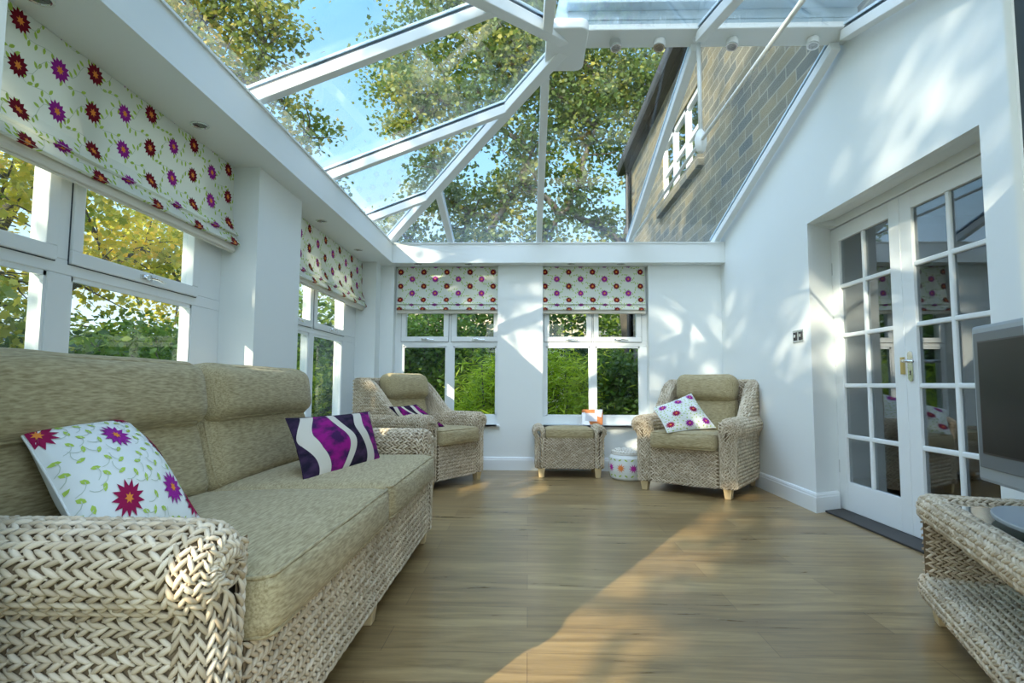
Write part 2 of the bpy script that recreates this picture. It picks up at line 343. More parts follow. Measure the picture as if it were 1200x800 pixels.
# right-hand house wall, plastered inside, with the double-door opening
w = MB()
def rz(y): return min(EZ+(RZ-EZ)*(EYB-y)/(EYB-RY), EZ+(RZ-EZ)*(y-EYF)/(RY-EYF))+.06
XO = 2.245
w.prism([(XR, 4.02, 0), (XO, 4.155, 0), (XO, 6.1, 0), (XR, 6.1, 0)], (0, 0, 2.006))
w.prism([(XR, .5, 0), (XO, .5, 0), (XO, 2.475, 0), (XR, 2.475, 0)], (0, 0, 2.006))
w.prism([(XR, .5, 2.006), (XR, 6.1, 2.006), (XR, 6.1, rz(6.1)), (XR, RY, rz(RY)), (XR, .5, rz(.5))], (.04, 0, 0))
w.prism([(XR+.04, .5, 2.06), (XR+.04, 6.1, 2.06), (XR+.04, 6.1, rz(6.1)), (XR+.04, RY, rz(RY)), (XR+.04, .5, rz(.5))], (XO-XR-.04, 0, 0))
w.add([(XR+.04, 2.475, 2.006), (XR+.04, 4.04, 2.006), (XO, 4.155, 2.06), (XO, 2.475, 2.06)], [(0, 3, 2, 1)])
w.box((XR+.04, 4.04, 2.0), (XO, 6.1, 2.061)); w.box((XR+.04, .5, 2.0), (XO, 2.475, 2.061))
struct(w, 'wall_right', M['plaster'])

# left wall: dwarf wall, pier, corner column, head; openings hold windows
SILL = .452
Y1a, Y1b, Y2a, Y2b = 1.12, 3.134, 3.741, 5.655
w = MB()
w.box((-1.95, .5, 0), (XL, 6.1, SILL-.02)); w.box((-1.95, .5, SILL-.02), (XL, Y1a, ZS)); w.box((-1.95, Y1b, SILL-.02), (XL, Y2a, ZS)); w.box((-1.95, Y2b, SILL-.02), (XL, 6.1, ZS))
struct(w, 'wall_left', M['plaster'])
# back wall
A0, A1, B0, B1 = -1.395, -.313, .152, 1.235
w = MB()
w.box((XL, YB, 0), (XR, 6.1, SILL-.02))
for a, b in ((XL, A0), (A1, B0), (B1, XR)): w.box((a, YB, SILL-.02), (b, 6.1, ZS))
struct(w, 'wall_back', M['plaster'])
# front wall, the side the picture is taken from, with the garden doorway
w = MB()
w.box((XL, .5, 0), (-.92, YF, ZS)); w.box((.80, .5, 0), (XR, YF, ZS))
struct(w, 'wall_front', M['plaster'])
w = MB()
for x0, x1 in ((-.92, -.835), (.722, .80)):
    w.box((x0, .832, 0), (x1, YF-.004, ZS), 0)
    xs = (x0, x1-.004) if x0 < 0 else (x0+.004, x1)
    w.box((xs[0], .814, 0), (xs[1], .832, ZS), 1); w.box((xs[0], .50, 0), (xs[1], .814, ZS), 2)
struct(w, 'trim_1', [M['gloss_white'], M['gasket'], M['jamb_beige']])

# boxed ring beam: soffit and fascia
w = MB()
w.box((-1.95, .5, ZS), (-1.386, 6.1, ZT)); w.box((-1.386, 5.694, ZS), (XR, 6.1, ZT)); w.box((-1.386, .5, ZS), (XR, 1.10, ZT))
w.box((-1.98, .47, ZT), (-1.376, 6.13, ZT+.012)); w.box((-1.376, 5.684, ZT), (XR, 6.13, ZT+.012)); w.box((-1.376, .47, ZT), (XR, 1.11, ZT+.012))
struct(w, 'ceiling', M['plaster'])
# eaves beam below the glass
w = MB(); h = EZ-.05
w.box((EX-.10, .9, ZT+.012), (EX, 5.9, h)); w.box((EX, EYB, ZT+.012), (XR, EYB+.1, h)); w.box((EX, EYF-.1, ZT+.012), (XR, EYF, h))
struct(w, 'trim_2', M['upvc'])

# skirting boards with a moulded top
def skirting(name, pts, inward):
    prof = [(0, 0), (.018, 0), (.018, .10), (.014, .108), (.014, .116), (.008, .128), (0, .132)]
    w = MB()
    P = [Vector((*p, 0)) for p in pts]; n = len(P)
    offs = []
    for i in range(n):
        ns = []
        for j in (i-1, i):
            if 0 <= j < n-1:
                d = (P[j+1]-P[j]).normalized(); ns.append(Vector((-d.y, d.x, 0))*inward)
        m = sum(ns, Vector()).normalized(); offs.append(m/max(.3, m.dot(ns[0])))
    k = len(prof); vs = [P[i]+offs[i]*a+Vector((0, 0, b)) for i in range(n) for a, b in prof]
    fs = [(i*k+j, i*k+(j+1) % k, (i+1)*k+(j+1) % k, (i+1)*k+j) for i in range(n-1) for j in range(k)]
    w.add(vs, fs+[tuple(range(k)), tuple((n-1)*k+j for j in reversed(range(k)))])
    o = struct(w, name, M['gloss_white'])
    bm = bmesh.new(); bm.from_mesh(o.data); bmesh.ops.recalc_face_normals(bm, faces=bm.faces); bm.to_mesh(o.data); bm.free()
skirting('baseboard_right', [(XR, YB-.018), (XR, 4.02), (2.17, 4.115)], -1)
skirting('baseboard_back', [(XL+.018, YB), (XR-.018, YB)], -1)
skirting('baseboard_left', [(XL, YF), (XL, YB)], -1)

# window boards
w = MB(); w.box((-1.80, Y1a, SILL-.02), (-1.49, Y1b, SILL+.006)); w.box((-1.80, Y2a, SILL-.02), (-1.49, Y2b, SILL+.006)); w.box((-1.535, Y1a-.03, SILL-.0199), (-1.49, Y1b+.03, SILL+.006)); w.box((-1.535, Y2a-.03, SILL-.0199), (-1.49, Y2b+.03, SILL+.006))
struct(w, 'trim_3', M['upvc'], bevel=.004)
w = MB()
for a, b in ((A0, A1), (B0, B1)): w.box((a, 5.79, SILL-.02), (b, 6.02, SILL+.006)); w.box((a-.03, 5.79, SILL-.0199), (b+.03, YB-.001, SILL+.006))
struct(w, 'trim_4', M['upvc'], bevel=.004)

# ---- windows. local frame: X along the window, Y outwards, Z up
def window(name, origin, rot, width, lites, ztop, swing=None):
    """lites: (x0,x1) glass edges of lower row; uppers inset more"""
    root = empty(name, origin, rot, kind='structure')
    Z0, ZTR, ZTR2 = SILL+.006, 1.243, 1.35
    f = MB(); D = .07
    f.box((0, 0, Z0), (width, D, .542)); f.box((0, 0, 1.262), (width, D, 1.318)); f.box((0, 0, 2.06), (width, D, ztop-.001))
    xs = [0]+[q for l in lites for q in l]+[width]
    for i in range(0, len(xs), 2): f.box((xs[i], .0005, .542), (xs[i+1], D, 1.262)); 
    for i in range(0, len(xs), 2):
        a = xs[i] if i == 0 else xs[i]+.018; b = xs[i+1] if i == len(xs)-2 else xs[i+1]-.018
        f.box((a, .0005, 1.318), (b, D, 2.06))
    f.build('frame', M['upvc'], root, bevel=.004)
    for k, (a, b) in enumerate(lites):
        g = MB(); t = .012
        for p, q in (((a, .006, .542), (a+t, .02, 1.262)), ((b-t, .006, .542), (b, .02, 1.262)), ((a, .006, 1.262-t-.006), (b, .02, 1.262)), ((a, .006, .542), (b, .02, .542+t))): g.box(p, q)
        g.build('glazing_bead', M['gloss_white'], root)
        m = MB().box((a, .028, .542), (b, .032, 1.262)).build('pane', M['window_glass'], root)
        # opening light
        sx0, sx1, sz0, sz1 = a-.022, b+.022, 1.306, 2.062; c = .052
        s = MB()
        s.box((sx0, -.014, sz0), (sx1, .05, sz0+c)); s.box((sx0, -.014, sz1-c), (sx1, .05, sz1)); s.box((sx0, -.0139, sz0+c), (sx0+c, .05, sz1-c)); s.box((sx1-c, -.0139, sz0+c), (sx1, .05, sz1-c))
        so_ = s.build('casement', M['upvc'], root, bevel=.004)
        gk = MB(); e = .004
        for p, q in (((sx0-e, -.002, sz0-e), (sx1+e, .001, sz0)), ((sx0-e, -.002, sz0), (sx0, .001, sz1)), ((sx1, -.002, sz0), (sx1+e, .001, sz1))): gk.box(p, q)
        gk.build('seal', M['gasket'], so_)
        MB().box((sx0+c, .02, sz0+c), (sx1-c, .024, sz1-c)).build('pane', M['window_glass'], so_)
        hx = (sx0+sx1)/2; hm = MB()
        hm.box((hx-.035, -.024, sz0+.014), (hx+.035, -.013, sz0+.036)); hm.lathe([(.012, 0), (.013, .012), (.010, .024)], 14, (hx, -.02, sz0+.025), (0, -1, 0))
        hm.tube([(hx, -.04, sz0+.025), (hx+.03, -.046, sz0+.024), (hx+.07, -.044, sz0+.02), (hx+.105, -.038, sz0+.018)], [.008, .007, .006, .005], 8)
        hm.build('handle', M['chrome'], so_, smooth=False, bevel=.001)
    return root
window('window_3', (A0, 5.935, 0), 0, A1-A0, [(.085, .54), (.615, 1.065-.0)], ZS)
window('window_4', (B0, 5.935, 0), 0, B1-B0, [(.04, .49), (.553, 1.005)], ZS)
# left windows face +X: local X runs along +Y
window('window_1', (-1.735, Y1a, 0), PI/2, Y1b-Y1a, [(.12, .865), (.975, 1.755)], ZS)
window('window_2', (-1.735, Y2a, 0), PI/2, Y2b-Y2a, [(.08, .715), (.815, 1.53)], ZS)

# ---- french doors in the right wall
DX, YH, WD = 2.195, 4.133, .762
fr = MB(); fr.box((DX-.01, YH, 0), (XO-.001, YH+.045, 2.058)); fr.box((DX-.01, YH-2*WD-.04, 0), (XO-.001, YH-2*WD-.003, 2.058)); fr.box((DX-.0099, YH-2*WD-.003, 1.988), (XO-.001, YH, 2.058))
fr.box((XO-.012, YH-2*WD, 1.975), (XO-.001, YH, 1.99))
struct(fr, 'trim_5', M['gloss_white'], bevel=.003)
struct(MB().box((XR+.06, YH-2*WD-.15, 0), (DX+.0, YH-.04, .012)).box((DX, YH-2*WD-.003, 0), (XO, YH, .006)), 'trim_6', M['threshold'], bevel=.003)
def door_leaf(name, y_hi, hinge_hi, handle):
    root = empty(name, (DX, y_hi-(0 if hinge_hi else WD), 0), 0, kind='structure')
    s = -1 if hinge_hi else 1
    T = .04; Z0, Z1 = .012, 1.983; st, br = .102, .028
    gz0, gz1 = .205, 1.883
    f = MB()
    Y = lambda a: s*a
    def bx(m, a, b, z0, z1, x0=0., x1=T, mi=0):
        m.box((x0, min(Y(a), Y(b)), z0), (x1, max(Y(a), Y(b)), z1), mi)
    bx(f, .0015, st, Z0, Z1); bx(f, WD-st, WD-.0015, Z0, Z1); bx(f, st, WD-st, gz1, Z1); bx(f, st, WD-st, Z0, gz0)
    f.build('leaf_frame', M['gloss_white'], root, bevel=.003)
    b = MB(); mid = WD/2
    bx(b, mid-br/2, mid+br/2, gz0, gz1, .002, T-.002)
    zb = [.517, .864, 1.211, 1.559]
    for z in zb: bx(b, st, WD-st, z-br/2, z+br/2, .003, T-.003)
    # small chamfer mouldings round the panes
    b.build('glazing_bars', M['gloss_white'], root, bevel=.007)
    zs = [gz0]+zb+[gz1]
    for i in range(5):
        z0 = zs[i]+(br/2 if i else 0); z1 = zs[i+1]-(br/2 if i < 4 else 0)
        for (a, c) in ((st, mid-br/2), (mid+br/2, WD-st)):
            m = MB(); bx(m, a, c, z0, z1, .018, .022); m.build('pane', M['door_glass'], root)
    for z in (.30, 1.04, 1.70):
        h = MB(); h.tube([(-.006, Y(-.003), z-.045), (-.006, Y(-.003), z+.045)], .006, 10); h.box((-.003, min(Y(-.012), Y(.016)), z-.044), (.0005, max(Y(-.012), Y(.016)), z+.044))
        h.build('hinge', M['chrome'], root)
    if handle:
        yh = WD-.045
        p = MB(); 
        def plate(r, zc0, zc1, x0, x1):
            pts = [(r*math.cos(a), zc1+r*math.sin(a)) for a in [PI*k/10 for k in range(11)]]+[(r*math.cos(a), zc0+r*math.sin(a)) for a in [PI+PI*k/10 for k in range(11)]]
            p.prism([(x0, Y(yh)+a, z) for a, z in pts], (x1-x0, 0, 0))
        plate(.024, .91, 1.04, -.006, 0)
        hp = p.build('handle_plate', M['chrome'], root, bevel=.002)
        MB().tube([(-.006, Y(yh), 1.005), (-.05, Y(yh), 1.005), (-.056, Y(yh-.03), 1.004), (-.056, Y(yh-.10), .998)], [.009, .009, .009, .007], 12).build('lever', M['chrome'], hp, smooth=True)
        MB().box((-.0075, Y(yh)-.003, .925), (-.0055, Y(yh)+.003, .945)).lathe([(.005, 0), (.005, .002)], 12, (-.0058, Y(yh), .946), (-1, 0, 0)).build('keyhole', M['dark'], hp)
    else:
        MB().box((-.014, min(Y(WD-.030), Y(WD-.004)), .93), (.0, max(Y(WD-.030), Y(WD-.004)), 1.03)).build('lock_keep', M['brass'], root, bevel=.002)
        
    return root
door_leaf('door_1', YH, True, False)
door_leaf('door_2', YH-WD, False, True)
# the room behind the doors
w = MB()
w.box((5.2, 1.0, 0), (5.3, 5.6, 2.6)); w.box((XO+.001, 5.5, 0), (5.2, 5.6, 2.6)); w.box((XO+.001, 1.0, 0), (5.2, 1.1, 2.6)); w.box((XO+.001, 1.1, 2.5), (5.2, 5.5, 2.6))
struct(w, 'wall_hall', M['hall_wall'])
struct(MB().box((XO+.001, 1.1, -.1), (5.2, 5.5, -.001)), 'floor_hall', M['hall_carpet'])

# chrome double switch plate on the right wall
t = empty('light_switch', (XR, 4.20, 1.222), 0, label='chrome double light switch plate on the white wall left of the french doors', cat='switch')
MB().box((-.006, -.082, -.045), (0, .082, .045)).build('plate', M['chrome'], t, bevel=.002)
for y in (-.04, .04):
    MB().box((-.0085, y-.026, -.03), (-.006, y+.026, .03)).build('dark_insert', M['dark'], t)
    MB().box((-.013, y-.012, -.008), (-.0085, y+.012, .014)).build('rocker', M['chrome'], t, bevel=.001)

# ================================================================== GLASS ROOF
roof = empty('glass_roof', (0, 0, 0), 0, label='hipped glass conservatory roof with white glazing bars above the room', cat='roof')
E = lambda x, y: Vector((x, y, roof_z(x, y)))
SL = (RZ-EZ)/(EYB-RY); SLX = (RZ-EZ)/(RX-EX)
n_back = Vector((0, SL, 1)).normalized(); n_front = Vector((0, -SL, 1)).normalized(); n_left = Vector((-SLX, 0, 1)).normalized()
def bar(p, q, name, w=.058, h=.062, up=(0, 0, 1)):
    b = MB(); b.beam(p, q, w, h, up, off=0)
    o = b.build(name, M['upvc'], roof, bevel=.005)
    MB().beam(p, q, w*.82, .007, up, off=.008).build('gasket', M['gasket'], o)
    MB().beam(p, q, w*.98, .016, up, off=.034).build('capping', M['capping'], o, bevel=.004)
    return o
HX = lambda x: EYB-(roof_z(x, 3.4)-EZ)/SL                      # y of the back hip at x
def hipx(y): return EX+(roof_z(1.0, y)-EZ)/SLX                 # x of the hip at y
back_x = [-.80, .11, 1.045, 1.91]
for x in back_x:
    if x < RX-.05:
        k = (x-EX)*SLX; yb = EYB-k/SL; yf = EYF+k/SL
        z = EZ+k
    else: yb, yf, z = RY+.06, RY-.06, RZ-.015
    nm = 'wall_bar' if x > 1.8 else 'glazing_bar'
    bar((x, EYB+.04, EZ-.01), (x, yb, z), nm, up=n_back); bar((x, EYF-.04, EZ-.01), (x, yf, z), nm, up=n_front)
left_y = [1.80, 2.83, 3.95, 5.0]
for y in left_y:
    k = min((EYB-y), (y-EYF))*SL; xe = EX+k/SLX
    bar((EX-.04, y, EZ-.01), (min(xe, RX), y, EZ+k), 'glazing_bar', up=n_left)
for ye in (EYB, EYF):
    bar((EX-.02, ye+(.02 if ye > 3 else -.02), EZ-.008), (RX, RY, RZ), 'hip_bar', w=.075, h=.07)
rb = MB().box((RX-.02, RY-.095, RZ-.02), (XR, RY+.095, RZ+.018)); rb.build('ridge_beam', M['upvc'], roof, bevel=.006)
MB().box((RX-.01, RY-.085, RZ+.018), (XR, RY+.085, RZ+.11)).box((RX-.01, RY-.094, RZ+.045), (XR, RY+.094, RZ+.065)).build('ridge_core', M['ridge_metal'], roof, bevel=.004)
MB().box((RX-.02, RY-.16, RZ+.11), (XR, RY+.16, RZ+.135)).box((RX-.02, RY-.11, RZ+.135), (XR, RY+.11, RZ+.16)).build('ridge_capping', M['capping'], roof, bevel=.006)
cr = MB()                                                     # cast cresting along the ridge
x = .4
while x < 1.9:
    pts = [(-.055, 0), (.055, 0), (.05, .03), (.03, .045), (.045, .075), (.02, .08), (.012, .11), (0, .15), (-.012, .11), (-.02, .08), (-.045, .075), (-.03, .045), (-.05, .03)]
    cr.prism([(x+a, RY-.01, RZ+.16+b) for a, b in pts], (0, .02, 0)); x += .15
cr.build('cresting', M['upvc'], roof)
# rounded boss plate under the end of the ridge
pl = []
def rrect(x0, x1, y0, y1, r, n=6):
    P = []
    for cx, cy, a0 in ((x1-r, y1-r, 0), (x0+r, y1-r, 90), (x0+r, y0+r, 180), (x1-r, y0+r, 270)):
        for i in range(n+1):
            a = R_(a0+90*i/n); P.append((cx+r*math.cos(a), cy+r*math.sin(a)))
    return P
bs = MB().prism([(x, y, RZ-.085) for x, y in rrect(.105, .355, RY-.22, RY+.245, .055)], (0, 0, .064)).build('boss_cover', M['upvc'], roof, bevel=.008)
MB().tube([(.23, RY, RZ+.0), (.23, RY, RZ+.35)], [.09, .02], 16).build('finial', M['capping'], roof, smooth=True)
# glass panes between the bars
def pane(pts, n):
    m = MB(); n = Vector(n); m.prism([Vector(p)+n*.012 for p in pts], n*.006); m.build('glass_pane', M['roof_glass'], roof)
def backz(y): return EZ+(EYB-y)*SL
def frontz(y): return EZ+(y-EYF)*SL
xs = [EX, -.80, .11, 1.045, 1.91]
for x0, x1 in zip(xs[:-1], xs[1:]):
    for side in (1, -1):
        Ye = EYB+.08 if side > 0 else EYF-.08
        def top(x):
            k = min((x-EX)*SLX, RZ-EZ); return (x, (EYB-k/SL) if side > 0 else (EYF+k/SL), EZ+k)
        zz = EZ-.08*SL
        P = [(x0, Ye, zz), (x1, Ye, zz), top(x1)]
        if x0 < RX < x1: P.append(top(RX))
        if x0 > EX: P.append(top(x0))
        pane(P, n_back if side > 0 else n_front)
ys = [EYF]+left_y+[EYB]
for y0, y1 in zip(ys[:-1], ys[1:]):
    def tp(y):
        k = min(EYB-y, y-EYF)*SL; return (EX+k/SLX, y, EZ+k)
    P = [(EX-.06, y0, EZ-.06*SLX), (EX-.06, y1, EZ-.06*SLX), tp(y1)]
    if y0 < RY < y1: P.append((RX, RY, RZ))
    P.append(tp(y0)); pane(P, n_left)
# steel tie bar with its hanger
tie = empty('tie_rod', (1.05, RY, RZ), 0, label='thin white steel tie rod crossing the roof and hung from the ridge', cat='tie rod')
TZ = 2.345-RZ
MB().tube([(0, 0, -.025), (0, 0, TZ+.05)], .0125, 12).build('hanger', M['upvc'], tie, smooth=True)
MB().tube([(.0, EYF-RY+.15, TZ-.02), (0, 0, TZ), (0, EYB-RY-.15, TZ-.02)], .011, 12).build('bar', M['upvc'], tie, smooth=True)
MB().lathe([(.012, -.075), (.026, -.06), (.036, -.02), (.036, .02), (.026, .05), (.013, .07)], 18, (0, 0, TZ)).build('joint', M['upvc'], tie, smooth=True)
MB().lathe([(.03, -.018), (.034, -.01), (.034, 0)], 18, (0, 0, -.018)).build('fixing', M['upvc'], tie, smooth=True)

# spot lamps under the ridge beam
where = ('nearest the hipped end', 'second from the hipped end', 'just right of the tie rod hanger', 'nearest the house wall')
spot0 = None
for i, x in enumerate((.536, .816, 1.264, 1.757)):
    t = empty('ridge_spotlight', (x, RY+.015, RZ-.02), 0, label='small round chrome spotlight under the white ridge beam, '+where[i], cat='spotlight', group='spotlights along the ridge beam')
    t.rotation_euler = (R_(-12), R_(10 if i else -6), 0)
    MB().lathe([(.032, -.055), (.036, -.05), (.036, -.012), (.03, .004)], 24).build('housing', M['chrome'] if i == 0 else M['gloss_white'], t, smooth=False, bevel=.002)
    MB().lathe([(.035, -.060), (.035, -.052), (.027, -.052), (.027, -.060)], 24).build('rim', M['chrome'], t)
    MB().lathe([(.001, -.0575), (.026, -.0565), (.026, -.053), (.001, -.053)], 20).build('lens', M['lens'], t)
# recessed downlights in the soffit
dl = [(-1.575, 1.70, 'over the near left window, nearest the camera'), (-1.575, 2.60, 'over the right end of the near left window'), (-1.57, 4.2, 'over the near end of the far left window'), (-1.565, 5.13, 'over the far end of the far left window'),
      (-1.137, 5.76, 'over the left half of the left back window'), (-.61, 5.76, 'over the right half of the left back window'), (.435, 5.76, 'over the left half of the right back window'), (.949, 5.76, 'over the right half of the right back window')]
for x, y, s in dl:
    t = empty('downlight', (x, y, ZS), 0, label='recessed downlight '+s, cat='downlight', group='recessed downlights in the soffit')
    MB().lathe([(.042, 0), (.042, -.004), (.034, -.006), (.030, -.002), (.030, 0)], 28).build('rim', M['chrome'], t)
    MB().lathe([(.029, -.0005), (.029, -.0025), (.012, -.0035), (.001, -.0035)], 24).build('lamp', M['lens'], t)

# ================================================================== FLOWER PRINT
def star(cx, cy, R, n=13, inner=.62, rot=0):
    return [(cx+(R if k % 2 == 0 else R*inner)*math.cos(rot+PI*k/n), cy+(R if k % 2 == 0 else R*inner)*math.sin(rot+PI*k/n)) for k in range(2*n)]
def lens(cx, cy, L_, W_, a):
    c, s = math.cos(a), math.sin(a)
    P = [(-L_/2, 0), (-L_/5, W_/2), (L_/5, W_/2.2), (L_/2, 0), (L_/5, -W_/2.2), (-L_/5, -W_/2)]
    return [(cx+c*x-s*y, cy+s*x+c*y) for x, y in P]
def stroke(pts, wd):
    out = []
    for (x0, y0), (x1, y1) in zip(pts[:-1], pts[1:]):
        l = math.hypot(x1-x0, y1-y0) or 1; nx, ny = -(y1-y0)/l*wd/2, (x1-x0)/l*wd/2
        out.append([(x0+nx, y0+ny), (x1+nx, y1+ny), (x1-nx, y1-ny), (x0-nx, y0-ny)])
    return out
def clip(poly, x0, x1, y0, y1):
    for ax, lim, sg in ((0, x0, 1), (0, x1, -1), (1, y0, 1), (1, y1, -1)):
        out = []
        for i in range(len(poly)):
            p, q = poly[i], poly[(i+1) % len(poly)]; a = sg*(p[ax]-lim) >= 0; b = sg*(q[ax]-lim) >= 0
            if a: out.append(p)
            if a != b:
                t = (lim-p[ax])/(q[ax]-p[ax]); out.append((p[0]+(q[0]-p[0])*t, p[1]+(q[1]-p[1])*t))
        poly = out
        if len(poly) < 3: return []
    return poly
def flower_polys(cx, cy, R, kind, rot=0, core=.40, inner=.70, n=13):
    """list of (poly, mat_index, layer); petals are triangles round the centre so they can follow a curve"""
    out = []; P = star(cx, cy, R, n, inner, rot)
    for k in range(len(P)):
        out.append(([(cx, cy), P[k], P[(k+1) % len(P)]], kind, 1))
    Q = star(cx, cy, R*core, 7, .5, rot+.2)
    for k in range(len(Q)): out.append(([(cx, cy), Q[k], Q[(k+1) % len(Q)]], 3, 2))
    return out
def print_pattern(W, H, px, pz, R, x0, y0, rnd, leafR=1.0):
    """fabric print on [0,W]x[0,H] (y down). mats: 0 cloth 1 red 2 purple 3 centre 4 leaf 5 vine"""
    polys = []
    ny = int(H/pz)+3; nx = int(W/px)+3
    for j in range(-1, ny):
        for i in range(-1, nx):
            for kind, dx, dy in ((1, 0, 0), (2, px/2, pz/2)):
                cx = x0+i*px+dx; cy = y0+j*pz+dy
                polys += flower_polys(cx, cy, R*rnd.uniform(.94, 1.04), kind, rnd.uniform(0, 1))
                # vine with leaves wandering from flower to flower
                for (tx, ty) in ((px/2, pz/2), (-px/2, pz/2)):
                    n = 7; pts = []
                    ph = rnd.uniform(-1, 1)
                    for k in range(n+1):
                        s = k/n; off = math.sin(s*PI*2+ph*.3)*R*.55
                        l = math.hypot(tx, ty); pts.append((cx+tx*s-ty/l*off, cy+ty*s+tx/l*off))
                    polys += [(q, 5, 0) for q in stroke(pts, R*.045)]
                    for s in (1, 2, 3, 4, 5, 6):
                        a = math.atan2(ty, tx)+rnd.choice((-1, 1))*rnd.uniform(.6, 1.5); lx, ly = pts[s]
                        polys.append((lens(lx+math.cos(a)*R*.32, ly+math.sin(a)*R*.32, R*.62*leafR, R*.27, a), 4, 0))
    out = []
    for p, m, l in polys:
        c = clip(p, 0.001, W-.001, 0.001, H-.001)
        if c: out.append((c, m, l))
    return out
PRINT = [M['print_cloth'], M['petal_red'], M['petal_purple'], M['flower_centre'], M['leaf_print'], M['vine_print']]

# ---- roman blinds: local X across, Y towards the glass, Z down from the head
def roman_blind(loc, rot, width, px, pz, R, x0, y0, label, seed, rnd_R=1):
    root = empty('roman_blind', loc, rot, label=label, cat='blind', group='flower print roman blinds')
    rnd = random.Random(seed)
    # profile: arc length s -> (y, z)
    prof = [(0, 0), (-.004, -.12), (-.002, -.24), (-.010, -.335), (-.036, -.388), (-.043, -.400), (-.030, -.404), (-.022, -.396), (-.028, -.408), (-.050, -.446), (-.055, -.458), (-.040, -.462), (-.026, -.455)]
    S = [0]
    for a, b in zip(prof[:-1], prof[1:]): S.append(S[-1]+math.hypot(b[0]-a[0], b[1]-a[1]))
    H = S[-1]
    def at(s):
        s = min(max(s, 0), H)
        for i in range(len(S)-1):
            if s <= S[i+1]+1e-9:
                t = (s-S[i])/(S[i+1]-S[i]); a, b = prof[i], prof[i+1]; l = S[i+1]-S[i]
                return (a[0]+(b[0]-a[0])*t, a[1]+(b[1]-a[1])*t), (( (b[1]-a[1])/l), -(b[0]-a[0])/l)
    def surf(u, s, off):
        (y, z), (ny, nz) = at(s); sag = .004*math.sin(u*9)*(-z/.4)
        return (u, y+ny*off+sag, z+nz*off)
    m = MB(); nu = 24
    ss = sorted(set([H*k/40 for k in range(41)]+S))
    vs = [surf(width*i/nu, s, 0) for s in ss for i in range(nu+1)]
    vb = [(v[0], v[1]+.004, v[2]) for v in vs]; n = len(vs)
    fs = [(j*(nu+1)+i, (j+1)*(nu+1)+i, (j+1)*(nu+1)+i+1, j*(nu+1)+i+1) for j in range(len(ss)-1) for i in range(nu)]
    m.add(vs, fs, 0)
    for p, mi, l in print_pattern(width, H, px, pz, R, x0, y0, rnd):
        # cut at the fold edges so a print never bridges a fold
        for a, b in zip(S[:-1], S[1:]):
            c = clip(p, 0, width, a, b)
            if len(c) > 2:
                e = .0006+.0005*l
                (ya, za), (ny, nz) = at((a+b)/2)
                q = []
                for u, s in c:
                    t = (s-a)/(b-a); i = S.index(a); A, B = prof[i], prof[i+1]; y = A[0]+(B[0]-A[0])*t; z = A[1]+(B[1]-A[1])*t
                    q.append((u, y+ny*e+.004*math.sin(u*9)*(-z/.4), z+nz*e))
                m.add(q, [tuple(range(len(q)))], mi)
    m.build('printed_fabric', PRINT, root)
    MB().box((0, -.026, -.492), (width, -.018, -.44)).box((0.0, -.018, -.497), (width, .001, -.42)).box((0, -.03, -.492), (width, -.024, -.476)).build('cream_hem', M['hem'], root, bevel=.004)
    MB().box((0, .002, -.03), (width, .022, 0)).build('headrail', M['upvc'], root)
    for i in range(1, 4):
        MB().tube([(width*i/4, .008, -.03), (width*i/4, .010, -.43)], .0012, 5).build('lift_cord', M['hem'], root)
    return root
ZH = ZS-.002
roman_blind((-1.682, Y1a+.02, ZH), PI/2, Y1b-Y1a-.032, .328, .153, .043, (2.078-Y1a-.02) % .328, .041, 'large flower print roman blind over the near left window', 3)
roman_blind((-1.682, Y2a+.01, ZH), PI/2, Y2b-Y2a-.016, .350, .151, .042, (5.653-Y2a-.01) % .350, .045, 'flower print roman blind over the far left window, beyond the white pier', 4)
roman_blind((A0+.03, 5.885, ZH), 0, A1-A0-.035, .243, .149, .036, .028, .058, 'flower print roman blind over the left window of the back wall', 5)
roman_blind((B0+.004, 5.885, ZH), 0, A1-A0-.03, .247, .149, .036, .02, .058, 'flower print roman blind over the right window of the back wall', 6)

